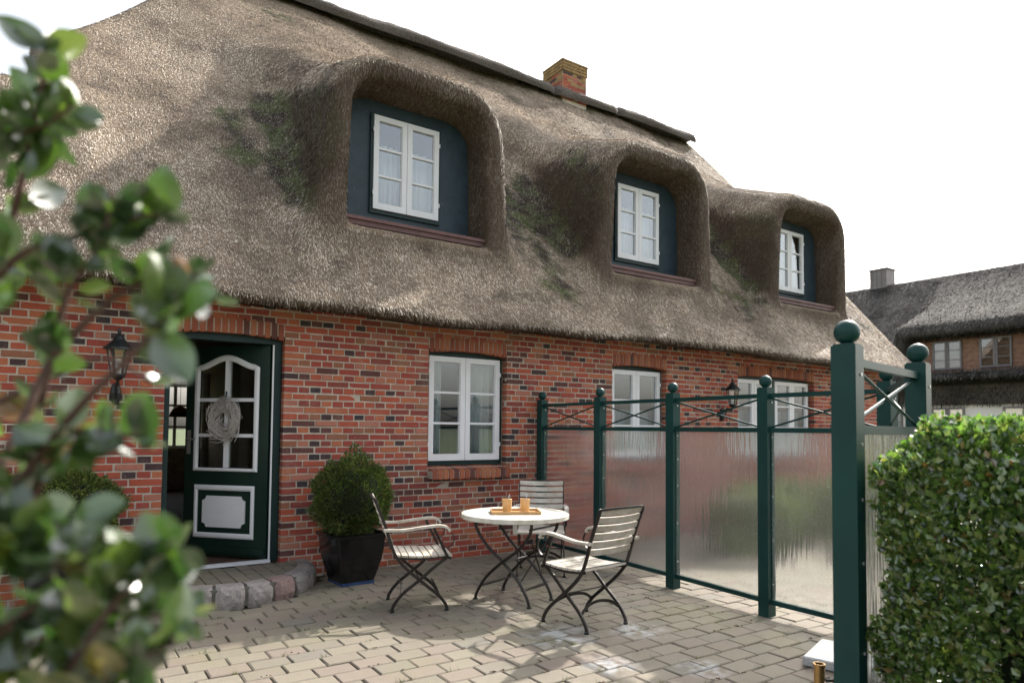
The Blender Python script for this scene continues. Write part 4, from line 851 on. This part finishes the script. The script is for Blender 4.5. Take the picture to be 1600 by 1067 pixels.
BRN = [[(40, 740, .80), (80, 560, .76), (110, 450, .72), (160, 380, .70), (175, 300, .70)], [(-20, 480, .86), (20, 340, .82), (50, 210, .78), (70, 110, .76), (66, 60, .75)],
       [(0, 790, .70), (120, 640, .68), (200, 560, .66), (262, 490, .66), (300, 440, .67)], [(-20, 900, .75), (50, 780, .72), (110, 680, .70), (190, 680, .68), (235, 690, .68)],
       [(60, 1120, .62), (150, 980, .62), (220, 900, .63), (275, 865, .64)], [(-30, 1010, .66), (90, 930, .66), (180, 960, .66), (300, 960, .68)], [(80, 1150, .6), (200, 1040, .6), (280, 1000, .62)],
       [(-40, 480, .72), (30, 400, .70), (120, 370, .70), (190, 345, .71), (262, 332, .72)], [(-40, 260, .8), (10, 210, .78), (60, 200, .77), (120, 160, .77)], [(-30, 850, .6), (40, 830, .6), (90, 880, .6), (130, 860, .6)],
       [(-30, 640, .9), (60, 600, .88), (160, 560, .86), (240, 600, .86)], [(-30, 1060, .7), (60, 1000, .7), (140, 1050, .7), (230, 1060, .7)], [(80, 560, .76), (170, 470, .74), (240, 440, .73), (330, 455, .73)]]
pend = []
root = Vector((-.62, -6.05, 0))
for bi, br in enumerate(BRN):
    pts = [at(*p) for p in br]; path = catmull(pts, 8)
    st_ = catmull([root+Vector((random.uniform(-.06, .06), random.uniform(-.06, .06), 0)), root*.55+pts[0]*.45+Vector((0, 0, -.12)), pts[0]], 6)
    full = st_[:-1]+path; sc = [1.5-1.1*i/(len(full)-1) for i in range(len(full))]; MB().tube(full, .0042, 6, scale=sc).build('branch', M['twig'], fs, True, True)
    m = len(path)
    for i in range(m*2):
        ii = i//2
        if random.random() < (.10 if bi in (4, 5, 6, 9, 11) else .48): continue
        p = path[ii]+Vector((random.gauss(0, .004), random.gauss(0, .004), random.gauss(0, .004))); d = (path[min(ii+1, m-1)]-path[max(ii-1, 0)]).normalized(); side = Vector((random.gauss(0, 1), random.gauss(0, 1), random.gauss(0, .6)+.2)); side = (side-d*side.dot(d)).normalized()
        ld = (d*random.uniform(.1, .8)+side).normalized(); nn2 = ld.cross(Vector((random.gauss(0, .5), random.gauss(0, .5), random.gauss(0, .4)))+d).normalized()
        if nn2.z < 0: nn2 = -nn2
        xx = ld.cross(nn2).normalized(); L = random.uniform(.030, .056)*(.7 if ii > m-4 else 1)
        Mt = Matrix(((xx.x, ld.x, nn2.x, p.x), (xx.y, ld.y, nn2.y, p.y), (xx.z, ld.z, nn2.z, p.z), (0, 0, 0, 1))) @ Matrix.Scale(L, 4)
        tipw = p+ld*L*.5-CAMP; dq = tipw.dot(fwd); lx, ly = CX+tipw.dot(right)/dq*FPX, CY-tipw.dot(up)/dq*FPX
        if 118 < lx < 232 and 488 < ly < 625: continue
        pend.append((bi, i, Mt))
for (px, py, dd, ang, L) in ((262, 480, .66, 80, .060), (272, 560, .66, -60, .058), (150, 695, .68, 5, .058), (70, 250, .77, 70, .062), (150, 800, .66, 200, .056), (300, 470, .66, 20, .055), (215, 350, .72, 15, .052), (60, 690, .7, 150, .06), (75, 800, .66, 200, .055), (250, 900, .63, 60, .05)):
    a = R(ang); ld = right*math.cos(a)+up*math.sin(a)+fwd*random.uniform(-.2, .2); ld.normalize(); nn2 = (-fwd+up*random.uniform(.3, .8)+right*random.uniform(-.3, .3)); nn2 = (nn2-ld*nn2.dot(ld)).normalized(); xx = ld.cross(nn2); p = at(px, py, dd)-ld*L*.5
    pend.append((0, 0, Matrix(((xx.x, ld.x, nn2.x, p.x), (xx.y, ld.y, nn2.y, p.y), (xx.z, ld.z, nn2.z, p.z), (0, 0, 0, 1))) @ Matrix.Scale(L, 4)))
pend.sort(key=lambda q: q[1] % 2); EV, EF, ET = [], [], []
for k, (bi, i, Mt) in enumerate(pend):
    if k < 300:
        o = put('leaf', LM[k % 8], fs); o.matrix_parent_inverse = local_mw(fs).inverted(); o.matrix_basis = Mt
    else:
        lv = np.array([tuple(Mt @ v.co) for v in LM[k % 8].vertices]); lf = np.array([tuple(p.vertices) for p in LM[k % 8].polygons]); EF.append(lf+40*len(EV)); EV.append(lv); ET += [random.random()]*40
if EV: tag(put('inner_leaves', np_mesh('inner_leaves', np.concatenate(EV), np.concatenate(EF), M['shrub'], True, {'tint': ET}), fs, True), kind='stuff')

# ------------------------------------------------------------------ neighbouring thatched house
nb = empty('neighbour_house', (27.5, 3, 0), 0, 'white neighbouring house with dark weathered thatch and clad dormer', 'house')
NX, NRX, NEZ, NRZ = 24.0, 29.0, 3.12, 7.66; ntan = (NRZ-NEZ)/(NRX-NX+.5)
def nroof(X, Y, Z):
    c = 1/math.hypot(1, ntan); fr_ = (Z-NEZ-.12-ntan*(X-NX+.5))*c; bk = (Z-NRZ+ntan*(X-NRX))*c; s = smax(fr_, bk, .3); s = smax(s, NEZ-Z+.12*np.clip(X-NX+.5, 0, .6), .12); s = smax(s, Y-10.2, .2); s = smax(s, -14-Y, .2)
    # wide dormer
    zz = Z-.42*np.maximum(X-23.95, 0); q = np.maximum(np.abs(Y-3.1)-(2.15+.22*np.clip(4.9-zz, 0, 2)), zz-5.0); body = smax(q, 23.95-X, .3); s = smin(s, body, .55)
    op = np.maximum(np.maximum(np.abs(Y-3.15)-1.75, np.abs(Z-4.0)-.62), X-25.5); return smax(s, -op, .1)
h2 = .12; gx2 = np.arange(23.0, 30.2, h2); gy2 = np.arange(-3.5, 10.6, h2); gz2 = np.arange(2.3, 8.1, h2)
NV, NF = surface_nets(nroof(gx2[:, None, None], gy2[None, :, None], gz2[None, None, :]), np.array([gx2[0], gy2[0], gz2[0]]), h2)
nro = put('roof', np_mesh('roof', NV, NF, M['thatch_far'], True, {'moss_shade': np.clip((vnoise(NV, 1.2)-.6)*1.6, 0, .5)+.8*((np.abs(NV[:, 1]-3.15) < 1.95) & (NV[:, 2] < 3.5) & (NV[:, 2] > 3.0) & (NV[:, 0] < 24.6)), 'tint': np.zeros(len(NV))}), nb, True)
straws('thatch_reeds', NV, NF, nroof, 70000, M['straw_far'], nro, lambda C, N: ((N[:, 0] < .3) & (C[:, 0] < 29.3) & ~((np.abs(C[:, 1]-3.15) < 1.8) & (C[:, 0] > 24.1) & (C[:, 2] < 4.6) & (C[:, 2] > 3.3)))*1.0, 9, (.10, .22), (.010, .02))
nw = MB().box((NX+.05, -3.4, 0), (NX+.4, 10, NEZ+.25)).build('wall', M['plaster'], nb, True)
for k in range(9): MB().box((24.55, 1.35, 3.36+k*.145), (24.60, 4.95, 3.36+k*.145+.138)).build('cladding_board', M['cladding'], nb, True)
def simple_window(y0, y1, z0, z1, x, cols, rows):
    w = MB()
    for c in range(cols):
        a, b = y0+(y1-y0)*c/cols, y0+(y1-y0)*(c+1)/cols
        w.box((x-.06, a+.005, z0), (x, a+.06, z1)); w.box((x-.06, b-.06, z0), (x, b-.005, z1)); w.box((x-.06, a+.06, z0), (x, b-.06, z0+.06)); w.box((x-.06, a+.06, z1-.06), (x, b-.06, z1))
        for r in range(1, rows): zz = z0+(z1-z0)*r/rows; w.box((x-.05, a+.06, zz-.013), (x-.01, b-.06, zz+.013))
    w_ = w.build('window', M['greyframe'], nb, True)
    for c in range(cols): a, b = y0+(y1-y0)*c/cols, y0+(y1-y0)*(c+1)/cols; MB().box((x-.035, a+.06, z0+.06), (x-.03, b-.06, z1-.06)).build('pane', M['pane'], w_, True)
simple_window(1.95, 2.85, 3.55, 4.5, 24.54, 2, 3); simple_window(3.35, 4.25, 3.55, 4.5, 24.54, 2, 3)
simple_window(.9, 2.05, .9, 2.28, NX+.04, 2, 3); simple_window(3.1, 4.1, .9, 2.28, NX+.04, 2, 3); simple_window(5.0, 6.0, .9, 2.28, NX+.04, 2, 3)
nc = MB().box((28.65, 7.85, 6.9), (29.35, 8.55, 8.28)).build('chimney', M['zinc'], nb, True)
for k in range(4): MB().box((28.635, 7.85+k*.2, 7.2), (28.648, 7.862+k*.2, 8.28)).build('standing_seam', M['zinc'], nc, True)
MB().box((28.6, 7.8, 8.283), (29.4, 8.6, 8.32)).build('chimney_cap', M['zinc'], nc, True)

# ------------------------------------------------------------------ bare tree in the garden (seen mirrored in the panes)
bt = empty('bare_tree', (15.5, -10.5, 0), 0, 'bare garden tree mirrored in the window panes', 'tree'); tw = MB(); rt = random.Random(5)
def limb(p, d, ln, r, dep):
    pts = [p]; q = p.copy(); dd = d.copy()
    for i in range(4): dd = (dd+Vector((rt.gauss(0, .13), rt.gauss(0, .13), rt.gauss(.03, .1)))).normalized(); q = q+dd*ln/4; pts.append(q.copy())
    tw.tube(pts, r, 5 if dep > 2 else 4, scale=[1-.09*i for i in range(5)])
    if dep:
        for k in range(3 if dep < 4 else 4):
            nd_ = (dd+Vector((rt.gauss(0, .55), rt.gauss(0, .55), rt.gauss(.15, .35)))).normalized(); limb(pts[rt.choice((2, 3, 4, 4))], nd_, ln*rt.uniform(.6, .8), r*.6, dep-1)
limb(Vector((15.5, -10.5, 1.6)), Vector((0, 0, 1)), 2.2, .12, 5); tw.build('branches', M['bark'], bt, True)
MB().tube([(15.5, -10.5, -.05), (15.52, -10.5, .8), (15.5, -10.5, 1.65)], .17, 10, scale=[1.25, 1, .75]).build('trunk', M['bark'], bt, True, True)
